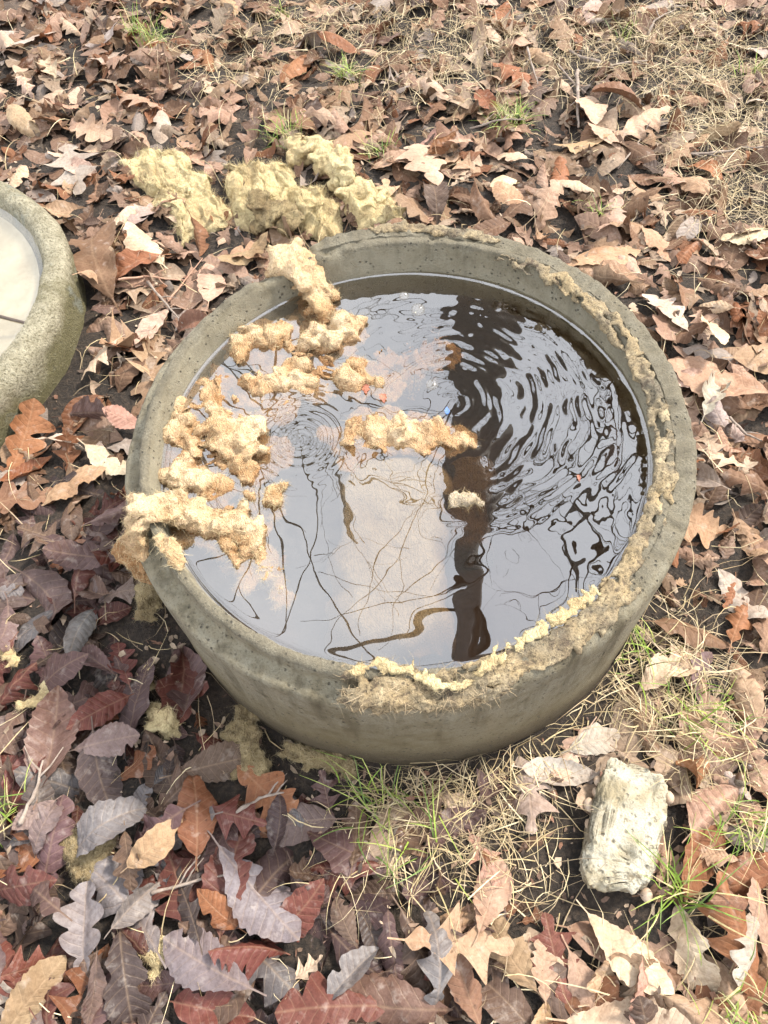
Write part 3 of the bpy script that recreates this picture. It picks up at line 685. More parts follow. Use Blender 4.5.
WETC = {'purple-brown': (.118, .072, .068), 'maroon': (.145, .052, .040), 'dull brown': (.145, .095, .07), 'slate grey': (.195, .18, .182), 'orange-brown': (.25, .105, .05), 'mauve grey': (.20, .148, .135), 'blackish brown': (.075, .055, .05)}
PD = np.array([.17, .22, .19, .14, .17, .06, .05]); PW = np.array([.25, .15, .25, .10, .05, .12, .08])
def pick_colour(rng, x, y):
    wv = float(zsum(WET, x, y))
    if rng.random() < wv*1.05-.05:
        k = rng.choice(list(WETC), p=PW); return k, np.array(WETC[k])*rng.uniform(.8, 1.25), rng.uniform(.35, 1.0)
    k = rng.choice(list(DRY), p=PD); return k, np.array(DRY[k])*rng.uniform(.82, 1.18), rng.uniform(0, .25)
# ---- the mass of leaves underneath (one object of kind stuff)
rng = np.random.default_rng(21); LV, LQ, LU, LC_, off = [], [], [], [], 0
for k in range(9800):
    x, y = rng.uniform(-1.75, 1.55), rng.uniform(-1.25, 2.55)
    dens = 1-0.92*max(float(zsum(BARE, x, y)), 0.62*float(zsum(STRAW, x, y)))
    if rng.random() > dens or math.hypot(x, y) < 0.40: continue
    kd, st, (V, Q, UV) = LOW[rng.integers(len(LOW))]
    L = float(np.clip(rng.normal(.094, .030), .035, .16))*(0.5 if rng.random() < .36 else 1)
    big = rng.random() < 0.12
    r = rest(V, L, x, y, rng.uniform(0, TWO), rng.normal()*(.45 if big else .16), rng.normal()*(.45 if big else .18), cap=.085)
    if r is None: continue
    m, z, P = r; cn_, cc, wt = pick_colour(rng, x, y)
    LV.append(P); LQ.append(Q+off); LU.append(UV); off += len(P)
    LC_.append(np.tile(np.append(np.clip(cc*(.42+.50*(k/9800)**1.3), 0, 1), wt), (len(P), 1)))  # lower leaves darker: shade of the gaps put into the tint, plus damp rot
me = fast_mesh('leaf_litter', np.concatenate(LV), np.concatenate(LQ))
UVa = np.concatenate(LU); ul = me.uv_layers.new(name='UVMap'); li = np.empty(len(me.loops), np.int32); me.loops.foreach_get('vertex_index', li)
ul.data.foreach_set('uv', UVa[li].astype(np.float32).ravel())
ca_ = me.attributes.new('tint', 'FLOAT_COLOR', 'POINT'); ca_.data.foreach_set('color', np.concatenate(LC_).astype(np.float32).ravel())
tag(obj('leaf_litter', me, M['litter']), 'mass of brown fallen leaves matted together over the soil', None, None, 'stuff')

# ------------------------------------------------------------------ the broken chunk of concrete
def px_dir(px, py, dx, dy, z=0.0):
    a, b = at(px, py, z), at(px+dx, py+dy, z); return b-a
c0 = at(624, 828, 0.02); ey = px_dir(624, 828, 4, -20)[:2]; yaw_c = math.atan2(ey[1], ey[0])-math.pi/2
RZ = np.array(Matrix.Rotation(yaw_c, 3, 'Z')); rng = np.random.default_rng(5); B = []
V5, F5 = ico(6); q = np.sign(V5)*np.abs(V5)**.42; q /= np.abs(q).max(); q = q*np.array([.050, .083, .024])
q[:, 0] *= .90; q[:, 1] *= .97; q[:, 1] += .012*(q[:, 0]/.05)*(q[:, 1] < 0)*np.abs(q[:, 1])/.08
nn = q/np.linalg.norm(q, axis=1)[:, None]; sd1 = 1-np.clip(nn[:, 2], 0, 1)
q = q+nn*((.0075*fbm(q*70, 3)+.004*fbm(q*160+3, 3))*(.05+1.1*sd1))[:, None]; q[:, :2] += np.stack([.007*fbm(q*26+4, 2), .006*fbm(q*26+60, 2)], 1); q[:, 2] += .0040*fbm(q*32+9, 3)-.014*np.maximum(0, fbm(q*62+2, 2)-.30)+.0010*fbm(q*260, 2)+.022
me = fast_mesh('rubble', q @ RZ.T, F5)
C = coords_of(me).astype(float)
for (lx, ly, rad, dep) in ((0.004, -0.036, 0.011, 0.012), (-0.014, 0.016, 0.011, 0.005), (0.016, 0.062, 0.012, 0.010), (-0.008, -0.005, 0.007, .003)):
    q = RZ @ np.array([lx, ly, 0]); d = np.hypot(C[:, 0]-q[0], C[:, 1]-q[1]); C[:, 2] -= dep*np.exp(-(d/rad)**4)*(C[:, 2] > 0.015)
me.vertices.foreach_set('co', C.astype(np.float32).ravel()); me.update()
chunk = empty('concrete_chunk', (c0[0], c0[1], 0.004)); tag(chunk, 'chalky white broken lump of concrete lying in dry grass', 'rubble')
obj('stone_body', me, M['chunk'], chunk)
for (lx, ly, lz, s) in ((-.050, .012, .022, .0085), (-.046, .030, .026, .006), (.048, .058, .022, .0075), (.044, -.070, .012, .008), (-.047, .046, .024, .006), (-.044, -.012, .018, .007)):
    q = RZ @ np.array([lx, ly, lz]); v = ICO2[0]*np.array([s, s*1.2, s*.9]); v = v*(1+.12*fbm(v*120+lx*99, 2))[:, None]
    obj('pebble', fast_mesh('pebble', v, ICO2[1]), M['pebble'], chunk, q)
cx_, cy_ = hx-c0[0], hy-c0[1]; lx = cx_*math.cos(yaw_c)+cy_*math.sin(yaw_c); ly = -cx_*math.sin(yaw_c)+cy_*math.cos(yaw_c)
SOLID |= (np.abs(lx) < .045) & (np.abs(ly) < .078)
HM[(np.abs(lx) < .05) & (np.abs(ly) < .085)] = 0.05

# ------------------------------------------------------------------ glass wool
def wool(spec, label, mat, seed, group, z=None, flat=0.7, rough=0.010, voxel=0.0042, sink=0.0, fib=260, fcol=(.58, .47, .27), freq=30, name='insulation_clump', spread=.5, flen=.011):
    """spec: [(px, py, radius in px, height above the floor or water)]"""
    rng = np.random.default_rng(seed); B = []; zz = WATER_Z if z is None else z
    P = []
    for (px, py, rp, dz) in spec:
        zb = zz if z != 'floor' else None
        if zb is None: g = at(px, py, 0.03); zb = float(hget(g[0], g[1])[0])
        p = at(px, py, zb+dz); P.append((p, rp*np.linalg.norm(p-_C)/FPX))
    seq = [P[0]]
    for a, b in zip(P[:-1], P[1:]):
        m = max(1, int(np.linalg.norm(b[0]-a[0])/(0.45*(a[1]+b[1]))*1.3))
        seq += [(a[0]+(b[0]-a[0])*t/m, a[1]+(b[1]-a[1])*t/m) for t in range(1, m+1)]
    for p, r in seq:
        for q in range(7):
            s = r*rng.uniform(.36, .80); o = rng.normal(size=3)*r*np.array([spread, spread, spread*.35])
            B.append((p+o-np.array([0, 0, sink]), (s*rng.uniform(.9, 2.0), s*rng.uniform(.7, 1.1), s*flat*rng.uniform(.5, 1.1)), rot_rand(rng, .45)))
        if z is None and mat != 'batt' and WATER_Z-.007 < p[2] < WATER_Z+.012:      # waterlogged fringe spreading just under the surface
            for q in range(4):
                s = r*rng.uniform(.8, 1.5); o = rng.normal(size=3)*r*np.array([.75, .75, 0])
                B.append(((p[0]+o[0], p[1]+o[1], WATER_Z-.009), (s*rng.uniform(1, 1.5), s, .005), rot_rand(rng, .03)))
    base = np.array(seq[0][0]); base[2] -= 0.0; B = [(c-base, r, m) for c, r, m in B]
    rm = float(np.mean([q[1] for q in seq])); me = fused(name, B, voxel*.8, rough*.55, freq*1.2, 4, seed % 40, False, warp=rm*.42, wfreq=.75/rm)
    t = empty(name, base); tag(t, label, 'insulation', group); obj('lump', me, M[mat], t)
    fibres('fibres', me, int(fib*6), flen*.55, 0.00020, seed, None, t, np.array(fcol)*(.6 if mat == 'wool_dirty' else 1.15), flat=True); return t
G1, G2, G3 = 'wool clumps in and over the water', 'wool heap behind the ring', 'wool scraps on the wet leaves'
wool([(282, 256, 11, RING_H-WATER_Z+.008), (296, 268, 15, RING_H-WATER_Z+.004), (312, 286, 15, .020), (318, 300, 13, .006)], 'long yellow wool clump draped over the broken notch in the rim', 'wool', 201, G1, flat=.8, fib=500)
wool([(308, 338, 14, .003), (335, 332, 16, .006), (352, 330, 12, .002)], 'plump cream wool clump floating just below the rim notch', 'wool', 202, G1, rough=.012)
wool([(240, 347, 10, .0), (262, 338, 13, .003), (284, 330, 10, .001)], 'pale wool clump floating against the upper left inner wall', 'wool', 203, G1)
wool([(256, 388, 11, -.004), (285, 382, 14, -.001), (312, 384, 11, -.004)], 'tan half-sunk wool clump between the bright lump and the notch', 'wool', 204, G1)
wool([(344, 376, 13, -.003), (368, 378, 12, -.005)], 'tan wool clump floating above the pale strip', 'wool', 205, G1)
wool([(218, 424, 14, .002), (238, 436, 20, .008), (244, 458, 16, .005), (252, 470, 10, .002)], 'brightest golden wool lump floating on the left of the water', 'wool', 206, G1, rough=.014, fib=420)
wool([(180, 412, 12, -.002), (184, 432, 14, .0), (190, 448, 11, -.003)], 'cream wool clump pressed to the left inner wall', 'wool', 207, G1)
wool([(176, 470, 11, .0), (200, 482, 13, -.001), (225, 490, 10, -.004)], 'wool clump lying just above the draped left tuft', 'wool', 208, G1)
wool([(272, 495, 10, .002), (276, 498, 8, .001)], 'small round wool tuft floating alone near the bright lump', 'wool', 209, G1, voxel=.003)
wool([(251, 496, 5, .001)], 'tiny wool ball floating beside the small round tuft', 'wool', 210, G1, voxel=.0025, rough=.004, fib=60)
wool([(140, 506, 13, RING_H-WATER_Z+.012), (158, 508, 13, RING_H-WATER_Z+.006), (182, 512, 14, .010), (208, 522, 15, .004), (232, 534, 12, .0)], 'long cream wool tuft draped over the left rim into the water', 'wool', 211, G1, flat=.85, fib=600)
wool([(140, 514, 10, RING_H-WATER_Z+.006), (137, 532, 10, RING_H-WATER_Z-.012), (140, 552, 10, RING_H-WATER_Z-.045), (147, 574, 9, RING_H-WATER_Z-.10)], 'tan wool strand hanging down outside the left of the ring', 'wool', 212, G1, flat=.9, fib=400)
wool([(238, 524, 12, .004), (250, 534, 14, .006), (246, 548, 10, .001)], 'knobbly wool clump off the end of the draped left tuft', 'wool', 213, G1, rough=.012)
wool([(262, 560, 10, -.006), (274, 582, 10, -.008), (284, 600, 8, -.010)], 'pale sunken wool tail trailing towards the near rim', 'wool', 214, G1)
wool([(160, 542, 6, RING_H-WATER_Z+.004), (170, 550, 8, RING_H-WATER_Z+.004), (180, 562, 6, RING_H-WATER_Z+.003)], 'small wool lump stuck on top of the lower left lip', 'wool', 215, G1, voxel=.003, rough=.006, fib=120)
wool([(346, 434, 11, -.001), (372, 432, 14, .001), (404, 434, 14, .002), (436, 436, 13, .0), (462, 440, 10, -.004)], 'flat cream wool strip across the middle of the water', 'wool', 216, G1, flat=.35, fib=350)
wool([(458, 496, 9, .001), (474, 498, 8, .001)], 'small white foam pat floating beside the sunken batt', 'batt', 217, G1, flat=.4, voxel=.003, rough=.005, fib=40)
wool([(392, 380, 9, -.018), (424, 368, 9, -.024), (452, 356, 8, -.030)], 'tan wool sunk under the ripples in mid water', 'wool', 218, G1, flat=.35)
wool([(404, 288, 8, -.055), (432, 290, 8, -.06)], 'dim yellow wool deep below the far inner wall', 'wool', 219, G1, flat=.6)
wool([(612, 404, 9, -.085), (620, 432, 10, -.09), (616, 462, 8, -.095)], 'dim yellow wool deep below the right inner wall', 'wool', 220, G1, flat=.6)
wool([(536, 322, 9, -.08), (556, 332, 8, -.085)], 'faint wool deep under the dark upper right water', 'wool', 221, G1, flat=.6)
wool([(206, 400, 13, -.010), (222, 380, 12, -.012), (196, 440, 12, -.012), (226, 462, 14, -.012), (214, 500, 12, -.014)], 'broad sunken wool film under the left clumps', 'wool', 222, G1, flat=.35)
wool([(186, 400, 17, -.016), (200, 430, 20, -.018), (190, 470, 19, -.018), (215, 505, 17, -.020)], 'thin tan wool film along the left inner wall', 'wool', 223, G1, flat=.10, spread=.8, fib=120)
wool([(250, 400, 17, -.018), (280, 362, 18, -.018), (320, 352, 18, -.018), (340, 390, 17, -.020)], 'thin wool film between the clumps near the notch', 'wool', 224, G1, flat=.10, spread=.8, fib=120)
wool([(380, 376, 15, -.018), (412, 370, 15, -.022), (440, 354, 12, -.026)], 'tan wool film under the ripples above the cream strip', 'wool', 225, G1, flat=.10, spread=.8, fib=100)
wool([(236, 545, 14, -.018), (258, 572, 13, -.022)], 'thin wool film off the tip of the draped tuft', 'wool', 226, G1, flat=.10, spread=.8, fib=100)
# the batt lying under the surface, one end at the wool strip
def slab(name, corners_px, z_near, z_far, thick, seed, mat, label, group):
    a, b, c, d = [at(x, y, z) for (x, y), z in zip(corners_px, (z_far, z_far, z_near, z_near))]; n = 40; m = 26
    top = []
    for i in range(n):
        for j in range(m):
            s, t = j/(m-1), i/(n-1); top.append((a*(1-s)+b*s)*(1-t)+(d*(1-s)+c*s)*t)
    top = np.array(top); ctr = top.mean(0); top -= ctr
    edge = (np.abs(np.tile(np.linspace(-1, 1, m), n))**4+np.repeat(np.linspace(-1, 1, n), m)**8)
    top += np.stack([.034*fbm(top*13+seed, 4), .030*fbm(top*13+9+seed, 4), .008*fbm(top*30+seed, 4, .5, True)-.045*np.clip(edge-.15, 0, 2)], 1)
    bot = top - np.array([0, 0, thick]); V = np.concatenate([top, bot]); F = []
    N_ = n*m
    for i in range(n-1):
        for j in range(m-1):
            q = i*m+j; F.append((q, q+m, q+m+1, q+1)); F.append((N_+q, N_+q+1, N_+q+m+1, N_+q+m))
    for i in range(n-1):
        for j in (0, m-1):
            q = i*m+j; F.append((q, q+m, N_+q+m, N_+q))
    for j in range(m-1):
        for i in (0, n-1):
            q = i*m+j; F.append((q, q+1, N_+q+1, N_+q))
    o = obj(name, mesh_of(name, V, F), M[mat], None, ctr); tag(o, label, 'insulation', group)
slab('insulation_batt', [(344, 440), (446, 440), (452, 652), (322, 650)], WATER_Z-.024, WATER_Z-.010, .05, 3, 'batt', 'pale sunken insulation batt below the flat wool strip', None)
slab('insulation_batt', [(444, 452), (488, 455), (490, 556), (440, 560)], WATER_Z-.085, WATER_Z-.055, .04, 9, 'wool_dirty', 'amber sunken insulation scrap beside the pale batt', None)
# heap behind the ring
FL = dict(z='floor')
def sheet(quad, label, seed, amp=.026, thick=.012, fib=5200):
    rng = np.random.default_rng(seed); n, m = 90, 60; a, b, c, d = [at(x, y, .05) for x, y in quad]
    t, s_ = np.meshgrid(np.linspace(0, 1, n), np.linspace(0, 1, m), indexing='ij'); t, s_ = t.ravel()[:, None], s_.ravel()[:, None]
    P = (a*(1-s_)+b*s_)*(1-t)+(d*(1-s_)+c*s_)*t; P0 = P.copy()
    P[:, 0] += .045*fbm(P0*13+seed, 4); P[:, 1] += .045*fbm(P0*13+seed+40, 4)
    e = np.minimum(np.minimum(t, 1-t)*1.4, np.minimum(s_, 1-s_))[:, 0]; e = np.clip(e/.16, 0, 1)**.6
    ax_ = (d-a)/np.linalg.norm(d-a); u = P0 @ ax_; v = P0[:, 0]*-ax_[1]+P0[:, 1]*ax_[0]
    fold = fbm(np.stack([u*9, v*34, np.full(len(u), seed*1.3)], 1), 4, .5, True)
    g = hget(P[:, 0], P[:, 1]); k = np.ones(9)/9; g = np.stack([np.convolve(np.pad(r_, 4, 'edge'), k, 'valid') for r_ in g.reshape(n, m)]); g = np.stack([np.convolve(np.pad(r_, 4, 'edge'), k, 'valid') for r_ in g.T], 1).ravel()
    P[:, 2] = g+e*(thick+amp*fold+.010*fbm(P0*30+seed, 3)+.004*fbm(P0*110, 3))-.004
    base = P.mean(0); P = P-base; i = np.arange(n-1)[:, None]; j = np.arange(m-1)[None]
    Q = np.stack([i*m+j, i*m+j+1, (i+1)*m+j+1, (i+1)*m+j], -1).reshape(-1, 4)
    B2 = P.copy(); B2[:, 2] -= .004+.006*e; me = fast_mesh('wool_sheet', np.concatenate([P, B2]), np.concatenate([Q, Q[:, ::-1]+n*m]))
    nz_ = normals_of(me)[:n*m, 2].mean()
    o = empty('insulation_sheet', base); tag(o, label, 'insulation', G2); obj('lump', me, M['wool_dry'], o)
    me2 = fast_mesh('top', P, Q if nz_ > 0 else Q[:, ::-1]); fibres('fibres', me2, fib, .012, .00028, seed, None, o, (.66, .55, .30), flat=True)
sheet([(116, 150), (160, 124), (238, 196), (182, 232)], 'flat torn yellow wool sheet nearest the basin', 231)
sheet([(220, 150), (292, 148), (290, 208), (228, 212)], 'pale yellow wool sheet in the middle of the heap', 232)
sheet([(338, 184), (378, 178), (404, 220), (356, 226)], 'narrow yellow wool sheet running towards the far rim', 238, fib=2600)
sheet([(285, 182), (322, 176), (346, 218), (300, 226)], 'yellow wool sheet below the rolled fold', 234, fib=3000)
wool([(292, 156, 10, .022), (312, 147, 11, .026), (332, 158, 11, .026), (344, 172, 10, .022)], 'rolled yellow wool fold topping the heap', 'wool_dry', 233, G2, flat=.8, fib=460, rough=.014, **FL)
wool([(346, 186, 10, .014), (362, 192, 10, .014), (374, 202, 8, .010)], 'small yellow wool knob at the right end of the heap', 'wool_dry', 235, G2, flat=.8, fib=260, **FL)
wool([(262, 208, 14, .004), (282, 220, 12, .004)], 'dull yellow wool scrap at the foot of the heap', 'wool_dirty', 237, G2, flat=.4, fib=240, **FL)
wool([(384, 214, 9, .016), (398, 217, 9, .016)], 'lumpy yellow wool bit touching the far rim', 'wool_dry', 236, G2, flat=.8, fib=200, **FL)
# scraps in front
wool([(158, 716, 9, .006), (168, 728, 11, .008)], 'pale yellow wool tuft on a grey leaf left of the ring', 'wool_dry', 241, G3, flat=.6, fib=160, **FL)
wool([(244, 716, 9, .010), (240, 738, 12, .012), (246, 762, 13, .010)], 'dirty brown wool lump on bare soil below the ring', 'wool_dirty', 242, G3, flat=.6, fib=300, **FL)
wool([(292, 752, 7, .010), (320, 758, 8, .010), (352, 766, 7, .008)], 'dirty flat wool strip along the foot of the ring', 'wool_dirty', 243, G3, flat=.5, fib=220, **FL)
wool([(62, 664, 3, .010), (52, 680, 3.5, .012), (40, 700, 4, .012), (20, 706, 3, .010)], 'thin forked cream wool string across purple leaves', 'wool_dry', 244, G3, flat=.7, fib=60, voxel=.0025, rough=.004, **FL)
wool([(66, 838, 9, .006), (90, 850, 10, .006), (84, 872, 9, .006), (110, 830, 7, .006)], 'crumbled greyish wool patch on the wet leaves', 'wool_dirty', 245, G3, flat=.4, fib=300, **FL)
wool([(152, 944, 9, .008), (166, 956, 9, .008)], 'yellowish wool tuft between grey leaves at the bottom', 'wool_dry', 246, G3, flat=.5, fib=180, **FL)
wool([(150, 676, 7, .008), (143, 686, 6, .008)], 'little cream wool puff on black soil by the ring', 'wool_dry', 247, G3, flat=.6, fib=100, voxel=.003, **FL)
wool([(144, 590, 8, .05), (152, 608, 10, .02)], 'dirty wool wad between the ring and purple leaves', 'wool_dirty', 248, G3, flat=.9, fib=200, **FL)
wool([(3, 650, 5, .012), (14, 662, 4, .012)], 'cream wool flake at the left picture edge', 'wool_dry', 249, G3, flat=.5, fib=60, voxel=.003, rough=.004, **FL)
# bubbles and scraps on the water
for (px, py, rp, lb) in ((344, 441, 5, 'leftmost small bubble on the cream strip'), (358, 440, 6, 'second bubble on the cream strip, the pinkish one'), (371, 441, 4, 'third and smallest bubble on the cream strip'), (418, 310, 7, 'large clear bubble in the upper ripples'), (404, 296, 5, 'small clear bubble near the far wall'), (432, 385, 6, 'clear bubble above the blue scrap')):
    p = at(px, py, WATER_Z); s = rp*np.linalg.norm(p-_C)/FPX; v = ICO3[0]*s; v[:, 2] *= .8
    tag(obj('bubble', fast_mesh('bubble', v, ICO3[1]), M['bubble'], None, p), lb, 'bubble', 'bubbles on the water')
for (px, py, rp, mt, lb) in ((366, 388, 8, 'red', 'reddish leaf scrap floating above the cream strip'), (384, 398, 7, 'red', 'smaller reddish scrap beside the cream strip'), (447, 411, 5, 'blue', 'blue plastic scrap floating in the ripples'), (579, 478, 4, 'red', 'tiny red fleck floating on the right of the water')):
    p = at(px, py, WATER_Z+.0015); s = rp*np.linalg.norm(p-_C)/FPX
    V, Q, UV = leaf_shape('lobed' if mt == 'red' else 'oval', 'curled', 20, 5, px); 
    tag(obj('floating_scrap', fast_mesh('scrap', V*s*2.2*np.array([1, 1, .5]), Q), M[mt], None, p), lb, 'scrap')

# ------------------------------------------------------------------ crumbs and dry grass (uncountable)
rng = np.random.default_rng(77); V_, Q_, C_ = [], [], []; n = 0
PAL = np.array([(.24, .16, .11), (.32, .24, .17), (.13, .08, .055), (.36, .28, .20), (.08, .055, .04), (.21, .11, .07)])
m = 34000; xs, ys = rng.uniform(-1.7, 1.5, m), rng.uniform(-1.1, 2.5, m)
keep = (np.hypot(xs, ys) > .40) & (np.hypot(xs-LC[0], ys-LC[1]) > .455) & (rng.random(m) < .16+.84*np.maximum(zsum(BARE, xs, ys), zsum(STRAW, xs, ys)))
ci, cj = hcell(xs, ys); keep &= ~SOLID[ci, cj]; xs, ys = xs[keep], ys[keep]; m = len(xs); s = .002+.007*rng.random(m)**1.6; zz = hget(xs, ys)+.001
a = rng.uniform(0, TWO, m); asp = rng.uniform(.2, .7, m)
loc = np.array([(-1, -.6, 0), (.1, -1, .25), (1, -.2, 0), (.5, .9, .35), (-.6, .8, .1)])
V = []
for k in range(5):
    lx, ly = loc[k, 0]*s*rng.uniform(.7, 1.3, m), loc[k, 1]*s*asp*rng.uniform(.6, 1.3, m)
    V.append(np.stack([xs+lx*np.cos(a)-ly*np.sin(a), ys+lx*np.sin(a)+ly*np.cos(a), zz+s*rng.uniform(-.2, .7, m)], 1))
V = np.stack(V, 1).reshape(-1, 3); b = np.arange(m)*5; Q = np.stack([b, b+1, b+2, b+3, b+4], 1)
me = fast_mesh('leaf_crumbs', V, Q, False); ca_ = me.attributes.new('tint', 'FLOAT_COLOR', 'POINT')
cc = PAL[rng.integers(len(PAL), size=m)]*rng.uniform(.7, 1.2, (m, 1)); cc = np.repeat(np.concatenate([cc, np.ones((m, 1))], 1), 5, 0)
ca_.data.foreach_set('color', cc.astype(np.float32).ravel())
tag(obj('leaf_crumbs', me, M['crumb']), 'crumbled leaf and bark bits scattered over the soil', None, None, 'stuff')
def blades(name, xs, ys, zs, L, lean, wid, cols, rng, seg=5, az=None, curl=.9, droop=None):
    m = len(xs); a = rng.uniform(0, TWO, m) if az is None else az; b2 = rng.normal(size=m)*curl; el = lean
    P = np.stack([xs, ys, zs], 1); rows = [P.copy()]; d = el.copy(); aa = a.copy()
    for k in range(seg):
        P = P + (L/seg)[:, None]*np.stack([np.cos(aa)*np.cos(d), np.sin(aa)*np.cos(d), np.sin(d)], 1)
        g = hget(P[:, 0], P[:, 1])+.002; P[:, 2] = np.maximum(P[:, 2], g)
        r = np.hypot(P[:, 0], P[:, 1]); fix = (r < .396) & (P[:, 2] < RING_H); P[fix, :2] *= (.398/r[fix])[:, None]
        rows.append(P.copy()); aa = aa+b2/seg; d = d-(droop if droop is not None else 1.3)/seg*rng.uniform(.5, 1.2, m)
    side = np.stack([-np.sin(a), np.cos(a), rng.normal(size=m)*.4], 1); V = []
    for k in range(seg+1):
        ww = (wid*(1-.85*(k/seg)**1.5))[:, None]; V += [rows[k]-side*ww, rows[k]+side*ww]
    V = np.stack(V, 1).reshape(-1, 3); b = np.arange(m)*(seg+1)*2
    Q = np.concatenate([np.stack([b+2*k, b+2*k+1, b+2*k+3, b+2*k+2], 1) for k in range(seg)])
    me = fast_mesh(name, V, Q); t = me.attributes.new('tint', 'FLOAT_COLOR', 'POINT')
    c = np.repeat(np.concatenate([cols, np.ones((m, 1))], 1), (seg+1)*2, 0); t.data.foreach_set('color', c.astype(np.float32).ravel())
    return me
m = 150000; xs, ys = rng.uniform(-1.6, 1.5, m), rng.uniform(-1.1, 2.5, m)
dz = zsum(STRAW, xs, ys); keep = (rng.random(m) < .02+.9*dz**1.6) & (np.hypot(xs, ys) > .40) & (np.hypot(xs-LC[0], ys-LC[1]) > .46)
ci, cj = hcell(xs, ys); keep &= ~SOLID[ci, cj]
keep &= (((xs-c0[0])/.10)**2+((ys-c0[1])/.15)**2 > 1) | (rng.random(m) < .05)
xs, ys = xs[keep][:19000], ys[keep][:19000]; m = len(xs)
SP = np.array([(.55, .44, .24), (.48, .37, .20), (.40, .30, .17), (.62, .52, .32), (.33, .25, .15)])
me = blades('dry_grass', xs, ys, hget(xs, ys), rng.uniform(.03, .13, m), rng.uniform(-.1, .8, m), rng.uniform(.0004, .0010, m), SP[rng.integers(5, size=m)]*rng.uniform(.75, 1.15, (m, 1)), rng, curl=1.6)
tag(obj('dry_grass', me, M['straw']), 'matted straw-coloured dead grass between the leaves', None, None, 'stuff')

# ------------------------------------------------------------------ single leaves, the 300 that show largest
BIG = {}
for q, (k, s) in enumerate([(k, s) for k in KINDS_ for s in STATES_ for _ in range(4)]):
    V, Q, UV = leaf_shape(k, s, 56, 9, 500+q*7); me = fast_mesh('leaf_'+k, V, Q); ul = me.uv_layers.new(name='UVMap'); li = np.empty(len(me.loops), np.int32)
    me.loops.foreach_get('vertex_index', li); ul.data.foreach_set('uv', UV[li].astype(np.float32).ravel()); me.materials.append(M['leaf'])
    BIG.setdefault((k, s), []).append((me, V))
SHAPE = {'toothed': 'toothed', 'lobed': 'round-lobed oak', 'pointed': 'sharp-lobed oak', 'oval': 'plain oval'}
DIRS = ['right', 'upper right', 'up', 'upper left', 'left', 'lower left', 'down', 'lower right']
MARKS = [(30, 320, 'the mossy basin'), (250, 180, 'the yellow wool heap'), (110, 480, 'the left rim'), (600, 250, 'the upper right rim'), (720, 480, 'the right rim'), (624, 828, 'the white concrete chunk'),
         (210, 690, 'the bare soil'), (20, 1010, 'the lower left corner'), (384, 1010, 'the bottom edge'), (750, 1010, 'the lower right corner'), (20, 15, 'the upper left corner'), (400, 20, 'the top edge'), (750, 20, 'the upper right corner'),
         (755, 300, 'the right edge'), (755, 680, 'the lower right edge'), (10, 640, 'the left edge'), (420, 800, 'the front grass'), (240, 890, 'the large slate leaf'), (100, 800, 'the wool string'), (450, 200, 'the far rim'), (690, 130, 'the straw patch')]
USED = set(); NLEAF = 0; PLACED = []
ALLC = dict(DRY); ALLC.update(WETC)
def leaf_label(cname, kind, state, base, tip):
    pc, _ = project((base+tip)[None]/2); bt, _ = project(np.stack([base, tip])); d = bt[1]-bt[0]
    dr = DIRS[int(round(math.atan2(-d[1], d[0])/(math.pi/4))) % 8]
    ds = sorted((math.hypot(pc[0, 0]-mx_, pc[0, 1]-my_), mx_, my_, nm) for mx_, my_, nm in MARKS)
    for dist, mx_, my_, nm in ds[:3]:
        dx, dy = pc[0, 0]-mx_, pc[0, 1]-my_
        if 'corner' in nm or 'edge' in nm: rel = 'near' if dist < 75 else 'in from'
        else: rel = 'beside' if dist < 38 else ('above' if dy < 0 else 'below') if abs(dy) > abs(dx) else ('left of' if dx < 0 else 'right of')
        for st in ((state,), ('', )):
            lb = f'{cname} {SHAPE[kind]} leaf, {state}, tip {dr}, {rel} {nm}'
            if lb not in USED: return lb
    return None
def add_leaf(px, py, L, yaw, kind, state, cname, rng, tilt=.14, force=False, label=None, wet=None, v=None):
    global NLEAF
    g = at(px, py, 0.035); x, y = g[0], g[1]
    var = BIG[(kind, state)]; me, V = var[rng.integers(len(var)) if v is None else v]
    base = np.array([x+math.sin(yaw)*L*.45, y-math.cos(yaw)*L*.45, .03]); tip = np.array([x-math.sin(yaw)*L*.5, y+math.cos(yaw)*L*.5, .03])
    lb = label or leaf_label(cname, kind, state, base, tip)
    if lb is None: return False
    r = rest(V, L, x, y, yaw, rng.normal()*tilt, rng.normal()*tilt, settle=.80, cap=.14)
    if r is None: return False
    m, z, P = r
    o = bpy.data.objects.new('fallen_leaf', me); COL.objects.link(o)
    mm = Matrix([list(q) for q in m]).to_4x4(); o.matrix_world = Matrix.Translation((x, y, z+.001)) @ mm @ Matrix.Scale(L, 4)
    c = np.array(ALLC[cname])*rng.uniform(.85, 1.15)*rng.uniform(.94, 1.06, 3)
    o.color = (*np.clip(c, 0, 1), (rng.uniform(.45, 1) if cname in WETC else rng.uniform(0, .25)) if wet is None else wet)
    tag(o, lb, 'leaf', 'fallen leaves on the ground'); USED.add(lb); NLEAF += 1; PLACED.append((px, py, L/scale_at(px, py))); return True
def hero(bx, by, tx, ty, kind, state, cname, label, v=None, wet=None):
    """a leaf from its stalk end (bx,by) to its tip (tx,ty) as they lie on the ground"""
    a, b = at(bx, by, .035), at(tx, ty, .035); d = b-a; L = np.linalg.norm(d)*1.02
    if not add_leaf((bx+tx)/2, (by+ty)/2, L, math.atan2(d[1], d[0])-math.pi/2, kind, state, cname, rng, .05, True, label, wet, v): print('hero rejected:', label)
